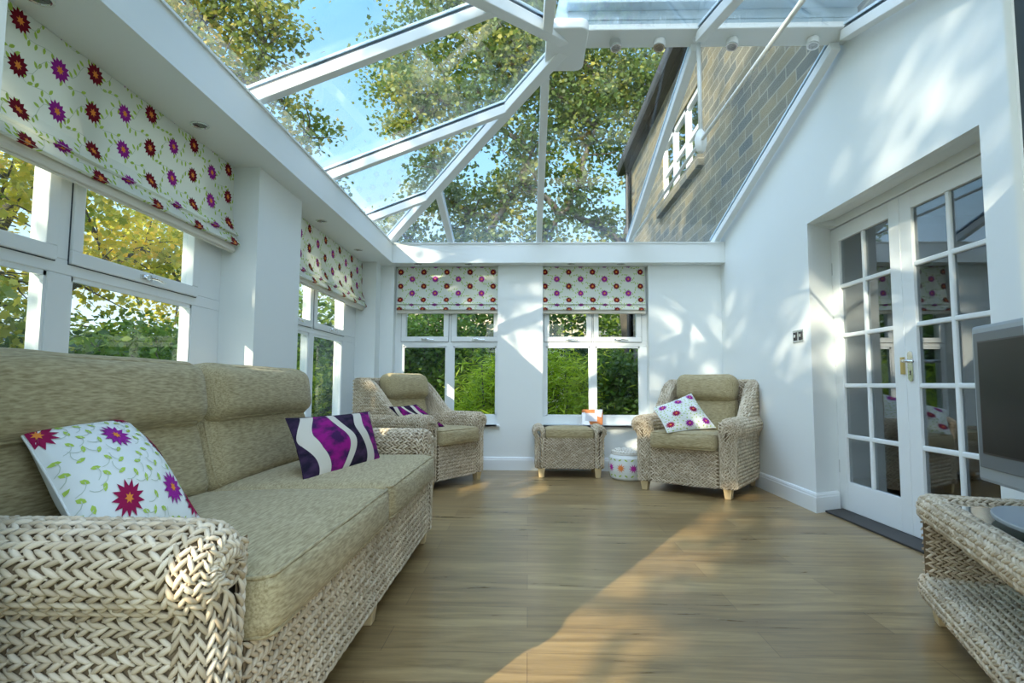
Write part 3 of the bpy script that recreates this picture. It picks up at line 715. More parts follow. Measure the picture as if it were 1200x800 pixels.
# ================================================================== WEAVE
def weave(surf, u0, u1, v0, v1, row=.030, pitch=.030, rings=5, sides=6, along='u', keep=None, seed=1, fat=1.0, ang=31):
    """knit-like plaited cane: pairs of fat strands forming chevrons in rows. surf(u,v)->(P,N) vectorised"""
    rg = np.random.default_rng(seed)
    if along == 'v': U0, U1, V0, V1 = v0, v1, u0, u1
    else: U0, U1, V0, V1 = u0, u1, v0, v1
    nr = max(1, round((V1-V0)/row)); row = (V1-V0)/nr; nc = max(1, round((U1-U0)/pitch)); pitch = (U1-U0)/nc
    c = []
    for r in range(nr):
        for h in (0, 1):
            us = U0+pitch*(np.arange(nc)+.5+(.25 if r % 2 else 0)*0)
            vs = np.full(nc, V0+row*(r+.26+.48*h))
            c.append(np.stack([us, vs, np.full(nc, 1. if h == 0 else -1.)], 1))
    c = np.concatenate(c)
    if keep is not None:
        k = keep(c[:, 0], c[:, 1]) if along == 'u' else keep(c[:, 1], c[:, 0]); c = c[k]
    n = len(c)
    if n == 0: return np.zeros((0, 3)), np.zeros((0, 4), int)
    c[:, :2] += rg.normal(0, .0012, (n, 2))
    th = c[:, 2]*R_(ang)+rg.normal(0, .07, n)
    A = pitch*.92*rg.uniform(.92, 1.08, n); B = row*.19*fat*rg.uniform(.88, 1.12, n); Hh = row*.20*rg.uniform(.85, 1.15, n)
    T = np.linspace(-1, 1, rings); rad = {5: [.35, .85, 1, .85, .35], 3: [.5, 1, .5], 4: [.4, 1, 1, .4]}[rings]; rad = np.array(rad)
    lift = {5: [-.55, .1, .35, .1, -.55], 3: [-.4, .3, -.4], 4: [-.5, .3, .3, -.5]}[rings]; lift = np.array(lift)
    ph = 2*PI*np.arange(sides)/sides
    tt = T[None, :, None]; cp = np.cos(ph)[None, None, :]; sp = np.sin(ph)[None, None, :]
    a = A[:, None, None]*tt+0*cp; b = B[:, None, None]*rad[None, :, None]*cp; hh = Hh[:, None, None]*(rad[None, :, None]*sp+lift[None, :, None])
    ct, st = np.cos(th)[:, None, None], np.sin(th)[:, None, None]
    uu = c[:, 0][:, None, None]+ct*a-st*b; vv = c[:, 1][:, None, None]+st*a+ct*b
    if along == 'v': P, N = surf(vv.ravel(), uu.ravel())
    else: P, N = surf(uu.ravel(), vv.ravel())
    V = P+N*hh.ravel()[:, None]
    base = (np.arange(n)*rings*sides)[:, None, None]
    i = np.arange(rings-1)[None, :, None]; j = np.arange(sides)[None, None, :]; j2 = (j+1) % sides
    F = np.stack([base+i*sides+j, base+i*sides+j2, base+(i+1)*sides+j2, base+(i+1)*sides+j], -1).reshape(-1, 4)
    return V, F
def sheet(surf, u0, u1, v0, v1, nu, nv, off):
    U, Vv = np.meshgrid(np.linspace(u0, u1, nu+1), np.linspace(v0, v1, nv+1), indexing='ij')
    P, N = surf(U.ravel(), Vv.ravel()); V = P+N*off
    i, j = np.meshgrid(np.arange(nu), np.arange(nv), indexing='ij'); a = (i*(nv+1)+j).ravel()
    return V, np.stack([a, a+nv+1, a+nv+2, a+1], 1)
class Cane:
    def __init__(s): s.V = []; s.F = []; s.M = []; s.n = 0
    def put(s, VF, mi):
        V, F = VF
        if len(V) == 0: return
        s.V.append(V); s.F.append(F+s.n); s.M.append(np.full(len(F), mi)); s.n += len(V)
    def add(s, surf, u0, u1, v0, v1, nu=12, nv=12, base=-.004, **k):
        s.put(sheet(surf, u0, u1, v0, v1, nu, nv, base), 1); s.put(weave(surf, u0, u1, v0, v1, **k), 0)
    def build(s, name, parent): return np_obj(name, np.concatenate(s.V), np.concatenate(s.F), [M['cane'], M['cane_base']], parent, np.concatenate(s.M))
def flat(o, du, dv, n):
    o, du, dv, n = [np.array(q, float) for q in (o, du, dv, n)]
    return lambda u, v: (o+u[:, None]*du+v[:, None]*dv, np.broadcast_to(n, (len(u), 3)))
def poly_path(pts):
    P = np.array(pts, float); d = np.linalg.norm(np.diff(P, axis=0), axis=1); S = np.concatenate([[0], np.cumsum(d)])
    return P, S
def arm_profile(top, reach, rz_, thick, zb, zin, n=9):
    """(o,z) outline of an arm: o grows outwards, 0 = outer face. up the outside, over the roll, down the inside"""
    cz = top-rz_; rx = (thick+reach)/2; cx = reach-rx
    pts = [(0, zb), (0.0, (zb+cz)/2), (.0, cz-rz_*.95)]
    for a in np.linspace(-62, 180, 22): pts.append((cx+rx*math.cos(R_(a)), cz+rz_*math.sin(R_(a))))
    pts.append((-thick, zin))
    # resample and smooth
    P, S = poly_path(pts); L_ = S[-1]; s = np.linspace(0, L_, 90)
    Q = np.stack([np.interp(s, S, P[:, 0]), np.interp(s, S, P[:, 1])], 1)
    for _ in range(3): Q[1:-1] = (Q[:-2]+2*Q[1:-1]+Q[2:])/4
    T = np.gradient(Q, axis=0); T /= np.linalg.norm(T, axis=1)[:, None]
    Nn = np.stack([T[:, 1], -T[:, 0]], 1)
    _, S2 = poly_path(Q)
    return Q, Nn, S2
def arm_surf(prof, y_out, side, L_, r):
    Q, Nn, S = prof
    def f(u, v):
        o = np.interp(v, S, Q[:, 0]); z = np.interp(v, S, Q[:, 1]); no = np.interp(v, S, Nn[:, 0]); nz = np.interp(v, S, Nn[:, 1])
        l = np.hypot(no, nz); no /= l; nz /= l
        arc = r*PI/2; a = np.clip((u-(L_-r))/r, 0, PI/2); ex = np.clip(u-(L_-r)-arc, 0, None)
        x = np.where(u < L_-r, -L_+u, -r+r*np.sin(a)); ins = r*(1-np.cos(a))+ex
        o = o-no*ins; z = z-nz*ins
        ca, sa = np.cos(a), np.sin(a)
        P = np.stack([x, y_out+side*o if True else 0, z], 1); N = np.stack([sa, side*no*ca, nz*ca], 1)
        return P, N
    return f, S[-1]

# ---- soft shapes
def soft_box(sx, sy, sz, r, crown=0, n=14, seed=0, wr=.004, sag=0):
    """rounded cushion block centred on the origin; half sizes sx,sy,sz; crowned top"""
    bm = bmesh.new(); bmesh.ops.create_cube(bm, size=2); bmesh.ops.subdivide_edges(bm, edges=bm.edges[:], cuts=n, use_grid_fill=True)
    off = Vector((seed*7.3, seed*3.1, seed))
    for v in bm.verts:
        p = Vector((v.co.x*sx, v.co.y*sy, v.co.z*sz)); inner = Vector([max(-(s-r), min(s-r, c)) for c, s in zip(p, (sx, sy, sz))])
        d = p-inner
        if d.length > 1e-7: p = inner+d.normalized()*r
        fx, fy = 1-(v.co.x**2), 1-(v.co.y**2)
        p.z += crown*(fx*fy)**.6*(1 if v.co.z > 0 else (-.5 if v.co.z < -.9 else v.co.z*.5))
        p.x += sag*fy*(1-v.co.z**2)*(1 if v.co.x > 0 else 0)
        p += Vector([noise.noise(p*6+off+Vector((k*9, 0, 0))) for k in range(3)])*wr
        v.co = p
    return bm
def bm_obj(bm, name, mat, parent=None, smooth=True, loc=(0, 0, 0), rot=(0, 0, 0)):
    me = bpy.data.meshes.new(name); bmesh.ops.recalc_face_normals(bm, faces=bm.faces); bm.to_mesh(me); bm.free()
    for m in (mat if isinstance(mat, (list, tuple)) else [mat]): me.materials.append(m)
    if smooth: me.polygons.foreach_set('use_smooth', [True]*len(me.polygons))
    o = bpy.data.objects.new(name, me); COL.objects.link(o)
    if parent: o.parent = parent
    o.location = loc; o.rotation_euler = rot; return o
def cushion_block(name, parent, sx, sy, sz, loc, rot, r=.035, crown=.02, seed=1, sag=0, piping='top'):
    o = bm_obj(soft_box(sx, sy, sz, r, crown, seed=seed, sag=sag), name, M['chenille'], parent, loc=loc, rot=rot)
    m = MB()
    for zz in ((sz-r*.30, -sz+r*.30) if piping == 'both' else (sz-r*.30,)):
        k = r*.30; pts = [(x, y, zz) for x, y in rrect(-sx+k, sx-k, -sy+k, sy-k, r*.9)]
        pts2 = []
        for x, y, z in pts+[pts[0]]: pts2.append(Vector((x+(sag*(1-(y/sy)**2)*.5 if x > 0 else 0), y, z)))
        # densify for sagging fronts
        dense = []
        for a, b in zip(pts2[:-1], pts2[1:]):
            k2 = max(1, int((b-a).length/.06))
            for i in range(k2):
                q = a.lerp(b, i/k2); q.x += 0; dense.append(q)
        dense.append(pts2[-1]); m.tube(dense, .0052, 6)
    m.build('piping', M['chenille'], o, smooth=True)
    return o
def foot(parent, x, y, h, w=.055):
    MB().add([(x-w*.42, y-w*.42, 0), (x+w*.42, y-w*.42, 0), (x+w*.42, y+w*.42, 0), (x-w*.42, y+w*.42, 0), (x-w*.6, y-w*.6, h), (x+w*.6, y-w*.6, h), (x+w*.6, y+w*.6, h), (x-w*.6, y+w*.6, h)],
             [(0, 3, 2, 1), (4, 5, 6, 7), (0, 1, 5, 4), (1, 2, 6, 5), (2, 3, 7, 6), (3, 0, 4, 7)]).build('leg', M['pine'], parent, bevel=.004)

def wicker_seat(root, W, D, seats, fine, mid_legs=False, back_top=.80, wings=True):
    """front faces +X, x=0 is the front of the wicker; lateral axis Y"""
    kw = dict(row=.029, pitch=.0235, rings=5, sides=6) if fine else dict(row=.028, pitch=.027, rings=3, sides=5)
    zb, th = .075, .13
    prof = arm_profile(.61, .055, .075, th, zb, zb)
    c = Cane()
    for s in (-1, 1):
        f, L = arm_surf(prof, s*W/2, s, D, .062)
        ue = D-.062+.062*PI/2
        c.put(sheet(f, 0, ue, 0, L, 40, 60, -.006), 1)
        c.put(weave(f, 0, D-.075, 0, L, along='u', seed=3+s, **kw), 0)
        c.put(weave(f, D-.075, ue-.004, 0, L, along='v', seed=5+s, **kw), 0)
        yc = s*(W/2+(.055-(th+.055)/2)); c.add(flat((-.007, yc-s*.012-.06, .535-.04), (0, 1, 0), (0, 0, 1), (1, 0, 0)), 0, .12, 0, .076, seed=40, nu=2, nv=2, base=0, **kw)
        c.add(flat((-.006, s*(W/2-th/2)-.012, zb), (0, 1, 0), (0, 0, 1), (1, 0, 0)), 0, .024, 0, .36, seed=41, nu=2, nv=2, base=0, **kw)
    # front panel
    wi = W/2-th
    c.add(flat((-.012, -wi, zb), (0, 1, 0), (0, 0, 1), (1, 0, 0)), 0, 2*wi, 0, .285, seed=9, **kw)
    c.add(flat((-D, -W/2, zb), (0, 1, 0), (0, 0, 1), (-1, 0, 0)), 0, W, 0, back_top-zb, seed=10, row=.03, pitch=.03, rings=3, sides=5)
    # inside deck and back board
    bx = MB().box((-D+.02, -wi, zb), (-.02, wi, .33)).box((-D+.004, -W/2+.01, zb), (-D+.05, W/2-.01, back_top-.02))
    for s in (-1, 1): bx.box((-D+.03, min(s*(W/2-.108), s*(W/2-.018)), zb), (-.03, max(s*(W/2-.108), s*(W/2-.018)), .575))
    c.put((np.array(bx.v), np.array(bx.f)), 1)
    # wings and top of the back
    def crest(u): # height of the wing at depth u from the back
        t = np.clip((u-.10)/(D*.52), 0, 1); return back_top-(back_top-.575)*(t*t*(3-2*t))
    ux = D*.62
    if wings:
        for s in (-1, 1):
            o1, o2 = .012, -.085
            def wf(u, v, s=s):
                zt = crest(u); z0 = .44
                h = zt-z0; w = .097; hh = np.clip(v/ .45, 0, 1)*0
                # v in metres: outside up (0..h), across the top (h..h+w), inside down
                zo = np.where(v < h, z0+v, np.where(v < h+w, zt+.02*np.sin(PI*np.clip((v-h)/w, 0, 1)), zt-(v-h-w)))
                a = np.clip((v-h)/w, 0, 1); o = o1+(o2-o1)*a
                no = np.cos(PI*a); nz = np.sin(PI*a)
                zo = np.maximum(zo, .38)
                return np.stack([-D+u, s*W/2+s*o, zo], 1), np.stack([0*u, s*no, nz], 1)
            def kp(u, v): zt = crest(u); return v < 2*(zt-.44)+.097
            c.put(sheet(wf, 0, ux, 0, .85, 30, 50, -.006), 1)
            c.put(weave(wf, 0, ux, 0, .84, keep=kp, seed=20+s, **kw), 0)
            # rounded front plait following the slope
        def tb(u, v):
            a = v/.10*PI; return np.stack([-D+.05-.05*np.cos(a), -W/2+u, back_top+.022*np.sin(a)], 1), np.stack([-np.cos(a), 0*u, np.sin(a)], 1)
        c.add(tb, 0, W, 0, .10, seed=31, **kw)
        c.add(flat((-D+.10, -wi-.03, .45), (0, 1, 0), (0, 0, 1), (1, 0, 0)), 0, 2*wi+.06, 0, back_top-.45, seed=33, row=.03, pitch=.03, rings=3, sides=5)
    c.build('wicker_frame', root)
    for y in (-1, 1):
        for x in (-.05, -D+.06): foot(root, x, y*(W/2-.065), .08)
    if mid_legs: foot(root, -.05, 0.0, .08); foot(root, -D+.06, 0.0, .08)
    sw = 2*wi/seats
    for i in range(seats):
        yc = -wi+sw*(i+.5)
        cushion_block('seat_cushion', root, (D-.17)/2+.012, sw/2-.003, .066, (-(D-.17)/2+.022, yc, .408), (0, R_(-2.2), 0), r=.032, crown=.020, seed=i+2, sag=.014, piping='both')
        tl = R_(-76)
        cushion_block('back_cushion', root, .165, sw/2-.007, .072, (-D+.235, yc, .595), (0, -tl, 0), r=.06, crown=.03, seed=i+5)
        cushion_block('head_cushion', root, .125, sw/2-.014 if not wings else sw/2-.006, .092, (-D+.222, yc, .812+(0 if not wings else .02)), (0, -tl+R_(4), 0), r=.075, crown=.035, seed=i+8)
    return root

# ---- sofa
sofa = empty('sofa', (-.528, 2.105, 0), 0, label='long two-cushion woven cane sofa with olive beige cushions under the near left window', cat='sofa')
wicker_seat(sofa, 2.23, .955, 2, True, mid_legs=True, back_top=.78, wings=False)
# ---- armchairs
ch = empty('armchair', (1.225, 4.60, 0), R_(-125), label='woven cane armchair with beige cushions in the right back corner', cat='armchair', group='woven cane armchairs')
wicker_seat(ch, .80, .86, 1, False, back_top=.89)
def copy_tree(o, parent=None):
    c = o.copy(); COL.objects.link(c); c.parent = parent
    for q in o.children: copy_tree(q, c)
    return c
ch2 = copy_tree(ch); ch2.location = (-.585, 4.91, 0); ch2.rotation_euler = (0, 0, R_(-30))
ch2['label'] = 'woven cane armchair with beige cushions in the left back corner, behind the sofa'

# ---- footstool
st = empty('footstool', (.392, 5.365, 0), -PI/2, label='low woven cane footstool with a beige cushion under the right back window', cat='footstool')
def footstool(root, W=.635, D=.40):
    kw = dict(row=.028, pitch=.028, rings=3, sides=5); th = .085; zb = .085
    prof = arm_profile(.475, .026, .055, th, zb, zb); c = Cane()
    for s in (-1, 1):
        f, L = arm_surf(prof, s*W/2, s, D, .04)
        ue = D-.04+.04*PI/2; c.put(sheet(f, 0, ue, 0, L, 30, 60, -.005), 1)
        c.put(weave(f, 0, D-.05, 0, L, along='u', seed=3+s, **kw), 0); c.put(weave(f, D-.05, ue-.003, 0, L, along='v', seed=5+s, **kw), 0)
    wi = W/2-th
    c.add(flat((-.01, -wi, zb), (0, 1, 0), (0, 0, 1), (1, 0, 0)), 0, 2*wi, 0, .275, seed=9, **kw)
    c.add(flat((-D+.01, -wi, zb), (0, 1, 0), (0, 0, 1), (-1, 0, 0)), 0, 2*wi, 0, .275, seed=11, **kw)
    b = MB().box((-D+.02, -wi, zb), (-.02, wi, .35)); c.put((np.array(b.v), np.array(b.f)), 1)
    c.build('wicker_frame', root)
    for y in (-1, 1):
        for x in (-.04, -D+.04): foot(root, x, y*(W/2-.055), .09)
    cushion_block('seat_cushion', root, D/2-.005, wi-.004, .045, (-D/2, 0, .402), (0, 0, 0), r=.03, crown=.022, seed=9, piping='both')
footstool(st)

# ---- scatter cushions, laid out between four corner points
def scatter(name, corners, T, mats, label, print_=None, uvmap=False, seed=1, group=None):
    """corners: tl, tr, br, bl seen from the front; T: half thickness"""
    A, B, C_, D_ = [Vector(c) for c in corners]; ctr = (A+B+C_+D_)/4
    nrm = ((B-A).cross(D_-A)); nrm = -nrm.normalized() if True else nrm
    o = empty(name, ctr, 0, label=label, cat='cushion', group=group) if False else None
    def s(u, v, side, off=0):
        q = A.lerp(B, u).lerp(D_.lerp(C_, u), v)
        U, V_ = 2*u-1, 2*v-1
        # edges pulled in between the corners
        pin = .055
        q += (ctr-q)*(pin*((1-U*U)*V_*V_+(1-V_*V_)*U*U))
        h = T*(max(0, (1-U**2))*max(0, (1-V_**2)))**.62
        w = noise.noise(Vector((u*3+seed, v*3, side)))*.010*(h/T)
        return q+nrm*side*(h+w+off)
    m = MB(); n = 44
    for side in (1, -1):
        vs = [s(i/n, j/n, side) for j in range(n+1) for i in range(n+1)]
        fs = [(j*(n+1)+i, j*(n+1)+i+1, (j+1)*(n+1)+i+1, (j+1)*(n+1)+i) for j in range(n) for i in range(n)]
        if side > 0: fs = [f[::-1] for f in fs]
        m.add([v-ctr for v in vs], fs, 0)
    nb = len(m.f)
    if print_:
        for p, mi, l in print_:
            small = [p]
            if len(p) == 3 and l > 0:        # finer triangles so that the print follows the puffed cloth
                small = []; K = 4
                for i in range(K):
                    for j in range(K-i):
                        P = lambda a, b: tuple(p[0][c]+(p[1][c]-p[0][c])*a/K+(p[2][c]-p[0][c])*b/K for c in (0, 1))
                        small.append([P(i, j), P(i+1, j), P(i, j+1)])
                        if i+j < K-1: small.append([P(i+1, j), P(i+1, j+1), P(i, j+1)])
            for t in small:
                q = [s(min(max(a, 0), 1), min(max(b, 0), 1), 1, .0016+.0009*l)-ctr for a, b in t]
                m.add(q, [tuple(range(len(q)))], mi)
    me = m.mesh(name, mats, True)
    if uvmap:
        uvl = me.uv_layers.new(name='UVMap'); N2 = (n+1)*(n+1)
        for lp in me.loops:
            k = lp.vertex_index % N2; uvl.data[lp.index].uv = ((k % (n+1))/n, (k//(n+1))/n)
    o = bpy.data.objects.new(name, me); COL.objects.link(o); o.location = ctr
    props(o, label, 'cushion', group)
    pt = MB()
    loop = [(k/12, 0) for k in range(12)]+[(1, k/12) for k in range(12)]+[(1-k/12, 1) for k in range(12)]+[(0, 1-k/12) for k in range(13)]
    pt.tube([s(a, b, 1)-ctr for a, b in loop], .0028, 6, cap=False)
    pt.build('seam', mats[0], o, smooth=True)
    return o
CP = [M['cushion_cloth'], M['petal_crimson'], M['petal_purple'], M['flower_centre'], M['leaf_print'], M['vine_print']]
def cushion_print(flowers, R, seed, aspect=1):
    rnd = random.Random(seed); out = []
    for x, y, k in flowers: out += flower_polys(x, y, R, k, rnd.random(), .3, .60)
    for _ in range(1400):
        if len(out) > 5000: break
        x, y, = rnd.random(), rnd.random()
        if all(math.hypot(x-a, y-b) > R*1.25 for a, b, k in flowers) and all(math.hypot(x-a, y-b) > R*.62 for a, b in getattr(rnd, 'pts', [])):
            rnd.pts = getattr(rnd, 'pts', [])+[(x, y)]
            a = rnd.uniform(0, PI); out.append((lens(x, y, R*.5, R*.22, a), 4, 0))
            pts = [(x+math.cos(a+.5+k*.25)*R*.18*k, y+math.sin(a+.5+k*.25)*R*.18*k) for k in range(5)]
            out += [(q, 5, 0) for q in stroke(pts, R*.04)]
    res = []
    for p, m, l in out:
        c = clip(p, .004, .996, .004, .996)
        if c: res.append((c, m, l))
    return res
fl1 = [(.04, .16, 1), (.50, .28, 2), (.45, .88, 1), (.95, .74, 2), (.86, .20, 1), (1.0, .98, 1), (.02, .60, 2), (.64, -.02, 1)]
fl1 = [(.05, .08, 1), (.50, .27, 2), (.30, .74, 1), (.74, .76, 2), (.88, .40, 1), (.78, .03, 1), (.98, .88, 1)]
scatter('scatter_cushion', [(-1.17, 1.287, .749), (-1.19, 1.66, .762), (-.88, 1.545, .490), (-.90, 1.19, .475)], .075, CP,
        'large flower print scatter cushion leaning at the near end of the sofa', cushion_print(fl1, .122, 4), group='scatter cushions')
fl2 = [(.14, .16, 2), (.52, .15, 2), (.88, .10, 2), (.30, .52, 1), (.70, .50, 1), (.10, .80, 1), (.48, .86, 2), (.86, .84, 2)]
scatter('scatter_cushion', [(1.03, 4.75, .673), (1.402, 4.95, .791), (1.541, 4.75, .516), (1.109, 4.60, .484)], .06, CP,
        'flower print scatter cushion resting in the right corner armchair', cushion_print(fl2, .105, 6), group='scatter cushions')
scatter('scatter_cushion', [(-1.02, 2.39, .712), (-.85, 3.05, .712), (-.72, 2.83, .465), (-.86, 2.21, .465)], .065, [M['wave_velvet']],
        'magenta, black and cream wavy striped cushion on the far sofa seat', uvmap=True, group='scatter cushions')
scatter('scatter_cushion', [(-1.145, 4.70, .672), (-.936, 4.78, .690), (-.715, 4.90, .500), (-.95, 4.70, .47)], .05, [M['wave_velvet']],
        'magenta, black and cream wavy cushion slumped in the left corner armchair', uvmap=True, group='scatter cushions')

# ---- television stand of woven cane with a glass top
tv_f = Vector((-.35, -.937, 0)).normalized()
tst = empty('tv_stand', (1.475, 2.25, 0), math.atan2(tv_f.y, tv_f.x), label='low woven cane television stand with a glass top and open shelf', cat='tv stand')
# local X runs along the front towards the camera, local Y = back... (front is -Y side mirrored below)
def rr_sweep(p0, p1, w, h, r, upv=(0, 0, 1)):
    """rounded-rectangle bar from p0 to p1: v goes round the section"""
    p0, p1 = np.array(p0, float), np.array(p1, float); d = p1-p0; L_ = np.linalg.norm(d); d /= L_
    up = np.array(upv, float); sd = np.cross(d, up); sd /= np.linalg.norm(sd); up = np.cross(sd, d)
    pts = rrect(-w/2, w/2, -h/2, h/2, r); pts = pts+[pts[0]]
    Q, S = poly_path(pts); T = np.gradient(Q, axis=0)
    Nn = np.stack([T[:, 1], -T[:, 0]], 1); Nn[0] = Nn[-1] = Nn[0]+Nn[-1]; Nn /= np.linalg.norm(Nn, axis=1)[:, None]
    def f(u, v):
        v = v % S[-1]
        a = np.interp(v, S, Q[:, 0]); b = np.interp(v, S, Q[:, 1]); na = np.interp(v, S, Nn[:, 0]); nb = np.interp(v, S, Nn[:, 1])
        return p0+u[:, None]*d+a[:, None]*sd+b[:, None]*up, na[:, None]*sd+nb[:, None]*up
    return f, L_, S[-1]
def tv_stand(root, W=1.0, D=.46, H=.455):
    kw = dict(row=.027, pitch=.027, rings=4, sides=6); kw.update(row=.026, pitch=.022); c = Cane(); s = 1     # body occupies local y in [0, D]
    def bar_(p, q, w, h, r=.03, seed=1, **k2):
        f, L, P = rr_sweep(p, q, w, h, r, **k2); c.put(sheet(f, 0, L, 0, P, 10, 28, -.005), 1); c.put(weave(f, 0, L, 0, P, seed=seed, **kw), 0)
    rw, rh = .085, .095; zt = H-rh/2
    bar_((0.03, rw/2, zt), (W-.03, rw/2, zt), rw, rh, .036, 1); bar_((.03, D-rw/2, zt), (W-.03, D-rw/2, zt), rw, rh, .036, 2)
    bar_((rw/2, .03, zt), (rw/2, D-.03, zt), rw, rh, .036, 3); bar_((W-rw/2, .03, zt), (W-rw/2, D-.03, zt), rw, rh, .036, 4)
    # side panels
    for i, x in enumerate((.03, W-.03)):
        bar_((x, .02, .235), (x, D-.02, .235), .06, .26, .028, 6+i)
    bar_((.0, D-.03, .235), (W, D-.03, .235), .04, .25, .02, 8)
    # shelf with a rolled front lip
    bar_((.05, D/2, .125), (W-.05, D/2, .125), D-.03, .07, .03, 9)
    f, L, P = rr_sweep((.0, .03, .115), (W, .03, .115), .06, .09, .028); c.put(sheet(f, 0, L, 0, P, 10, 28, -.005), 1); c.put(weave(f, 0, L, 0, P, seed=12, **kw), 0)
    c.build('wicker_frame', root)
    MB().box((rw-.012, rw-.012, H-.022), (W-rw+.012, D-rw+.012, H-.012)).build('glass_top', M['table_glass'], root)
    for x in (.06, W-.06):
        for y in (.06, D-.06): foot(root, x, y, .085, .06)
tst.rotation_euler = (0, 0, math.atan2(tv_f.y, tv_f.x))
tv_stand(tst)

# ---- television
td = Vector((-.25, -.968, 0)).normalized()
tv = empty('television', (1.50, 1.66, .4575), math.atan2(td.y, td.x), label='flat screen television in a grey surround standing on the woven cane stand', cat='television')
W_, Z0, Z1 = .86, .075, .615
MB().box((-W_/2, -.02, Z0), (W_/2, .05, Z1)).build('surround', M['tv_silver'], tv, bevel=.012)
MB().box((-W_/2+.028, -.026, Z0+.05), (W_/2-.028, -.018, Z1-.026)).build('bezel', M['bezel'], tv, bevel=.003)
MB().box((-W_/2+.060, -.0285, Z0+.098), (W_/2-.060, -.0255, Z1-.056)).build('inner_bezel', M['bezel_dark'], tv, bevel=.001)
MB().box((-W_/2+.066, -.0292, Z0+.104), (W_/2-.066, -.0283, Z1-.062)).build('screen', M['screen'], tv)
MB().box((-.05, -.0275, Z0+.060), (.05, -.0262, Z0+.068)).build('badge', M['tv_silver'], tv)
MB().box((-W_/2+.08, .05, Z0+.06), (W_/2-.08, .10, Z1-.08)).build('back_housing', M['bezel_dark'], tv, bevel=.02)
MB().prism([(.055*math.cos(a), .035+.028*math.sin(a), .008) for a in [2*PI*k/20 for k in range(20)]], (0, 0, .10)).build('neck', M['bezel_dark'], tv, smooth=False)
MB().prism([(.30*math.cos(a), .02+.15*math.sin(a), 0) for a in [2*PI*k/40 for k in range(40)]], (0, 0, .014)).build('stand_base', M['tv_silver'], tv, bevel=.004)

# ---- pouf
pf = empty('pouf', (.935, 5.36, 0), 0, label='small round white pouf embroidered with pink and orange flowers', cat='pouf')
b = MB().lathe([(.150, .003), (.168, .02), (.180, .08), (.182, .14), (.176, .20), (.160, .225)], 64)
def prad(z): return np.interp(z, [.02, .08, .14, .20], [.168, .180, .182, .176])+.0012
m = MB(); k = 10
for i in range(k):
    a0 = -PI/2+2*PI*i/k+.05; mi = i % 2
    for tri, q, l in flower_polys(0, 0, .044, 0, 0, .4, .42, 10):
        def pt(x, z, l): a = a0+x/.18; r = prad(.115+z)+.0008*l; return (r*math.cos(a), r*math.sin(a), .115+z)
        if l == 1: m.add([pt(x, z, 1) for x, z in tri], [(0, 1, 2)], mi)
for j in range(2*k):
    a0 = 2*PI*j/(2*k)
    for z, mi in ((.185, 2), (.045, 2)):
        P = lens(0, 0, .035, .012, .5 if j % 2 else -.5)
        m.add([((prad(z)+.0015)*math.cos(a0+x/.18), (prad(z)+.0015)*math.sin(a0+x/.18), z+y) for x, y in P], [tuple(range(6))], mi)
m.add([v for v in b.v], b.f, 3)
m.build('body', [M['petal_pink'], M['petal_orange'], M['leaf_print'], M['cushion_cloth']], pf)
bm = MB()
rnd = random.Random(2)
bm.lathe([(.158, .22), (.162, .235), (.150, .255), (.10, .268), (.01, .272)], 36)
for ring, cnt in ((.150, 34), (.118, 28), (.085, 20), (.05, 12)):
    for i in range(cnt):
        a = 2*PI*i/cnt; z = {.150: .250, .118: .264, .085: .269, .05: .271}[ring]
        bm.lathe([(.002, -.006), (.012, 0), (.009, .008), (.001, .011)], 8, (ring*math.cos(a), ring*math.sin(a), z))
bm.build('knotted_top', M['hem'], pf, smooth=True)

# ---- photo frame on the window board
pfm = empty('photo_frame', (.655, 5.845, SILL+.006), R_(-6), label='small orange and silver picture frame on the sill of the right back window', cat='picture frame')
rot = Matrix.Rotation(R_(-9), 4, 'X')
def tilt(o): o.rotation_euler = (R_(-9), 0, 0); return o
tilt(MB().box((-.105, 0, 0), (.105, .012, .155)).build('frame', M['frame_orange'], pfm, bevel=.003))
tilt(MB().box((-.068, -.002, .035), (.048, .002, .118)).build('picture', M['card'], pfm))
g = MB()
g.prism([(-.105, -.0015, .0), (-.02, -.0015, 0), (-.075, -.0015, .125), (-.105, -.0015, .12)], (0, .002, 0)); g.prism([(.03, -.0015, .155), (.105, -.0015, .155), (.09, -.0015, .075), (.02, -.0015, .10)], (0, .002, 0))
tilt(g.build('silver_inlay', M['frame_silver'], pfm))
tilt(MB().prism([(-.03, .012, .10), (.03, .012, .10), (.025, .05, .0), (-.025, .05, .0)], (0, .004, 0)).build('stay', M['dark'], pfm))

# ================================================================== OUTDOORS
struct(MB().box((-30, -14, -.35), (30, 45, -.16)), 'ground', M['lawn'])
# the rest of the stone house above and beyond the conservatory
hs = empty('stone_house', (2.0, 6.0, 0), 0, label='stone house wall rising beside the conservatory with white windows', cat='house')
w = MB(); X0, X1 = 0.0, .28; Yf = 11.1-6
def hw(a, z0, b, z1): w.box((X0, a-6, z0), (X1, b-6, z1))
WY0, WY1, WZ0, WZ1 = 6.50, 8.36, 3.50, 4.42
w.prism([(0, .5-6, rz(.5)), (0, RY-6, rz(RY)), (0, 6.1-6, rz(6.1)), (0, 6.1-6, 5.2), (0, .5-6, 5.2)], (.24, 0, 0))
w.box((0, 6.1-6, -.3), (X1, WY0-6, 5.2)); w.box((0, WY1-6, -.3), (X1, 11.1-6, 5.2)); w.box((0, WY0-6, -.3), (X1, WY1-6, WZ0)); w.box((0, WY0-6, WZ1), (X1, WY1-6, 5.2))
w.box((0, 10.82-6, -.3), (7, 11.1-6, 5.2)); w.box((0, .5-6, 5.0), (X1, 6.1-6, 5.2))
w.build('stone_wall', M['stone'], hs)
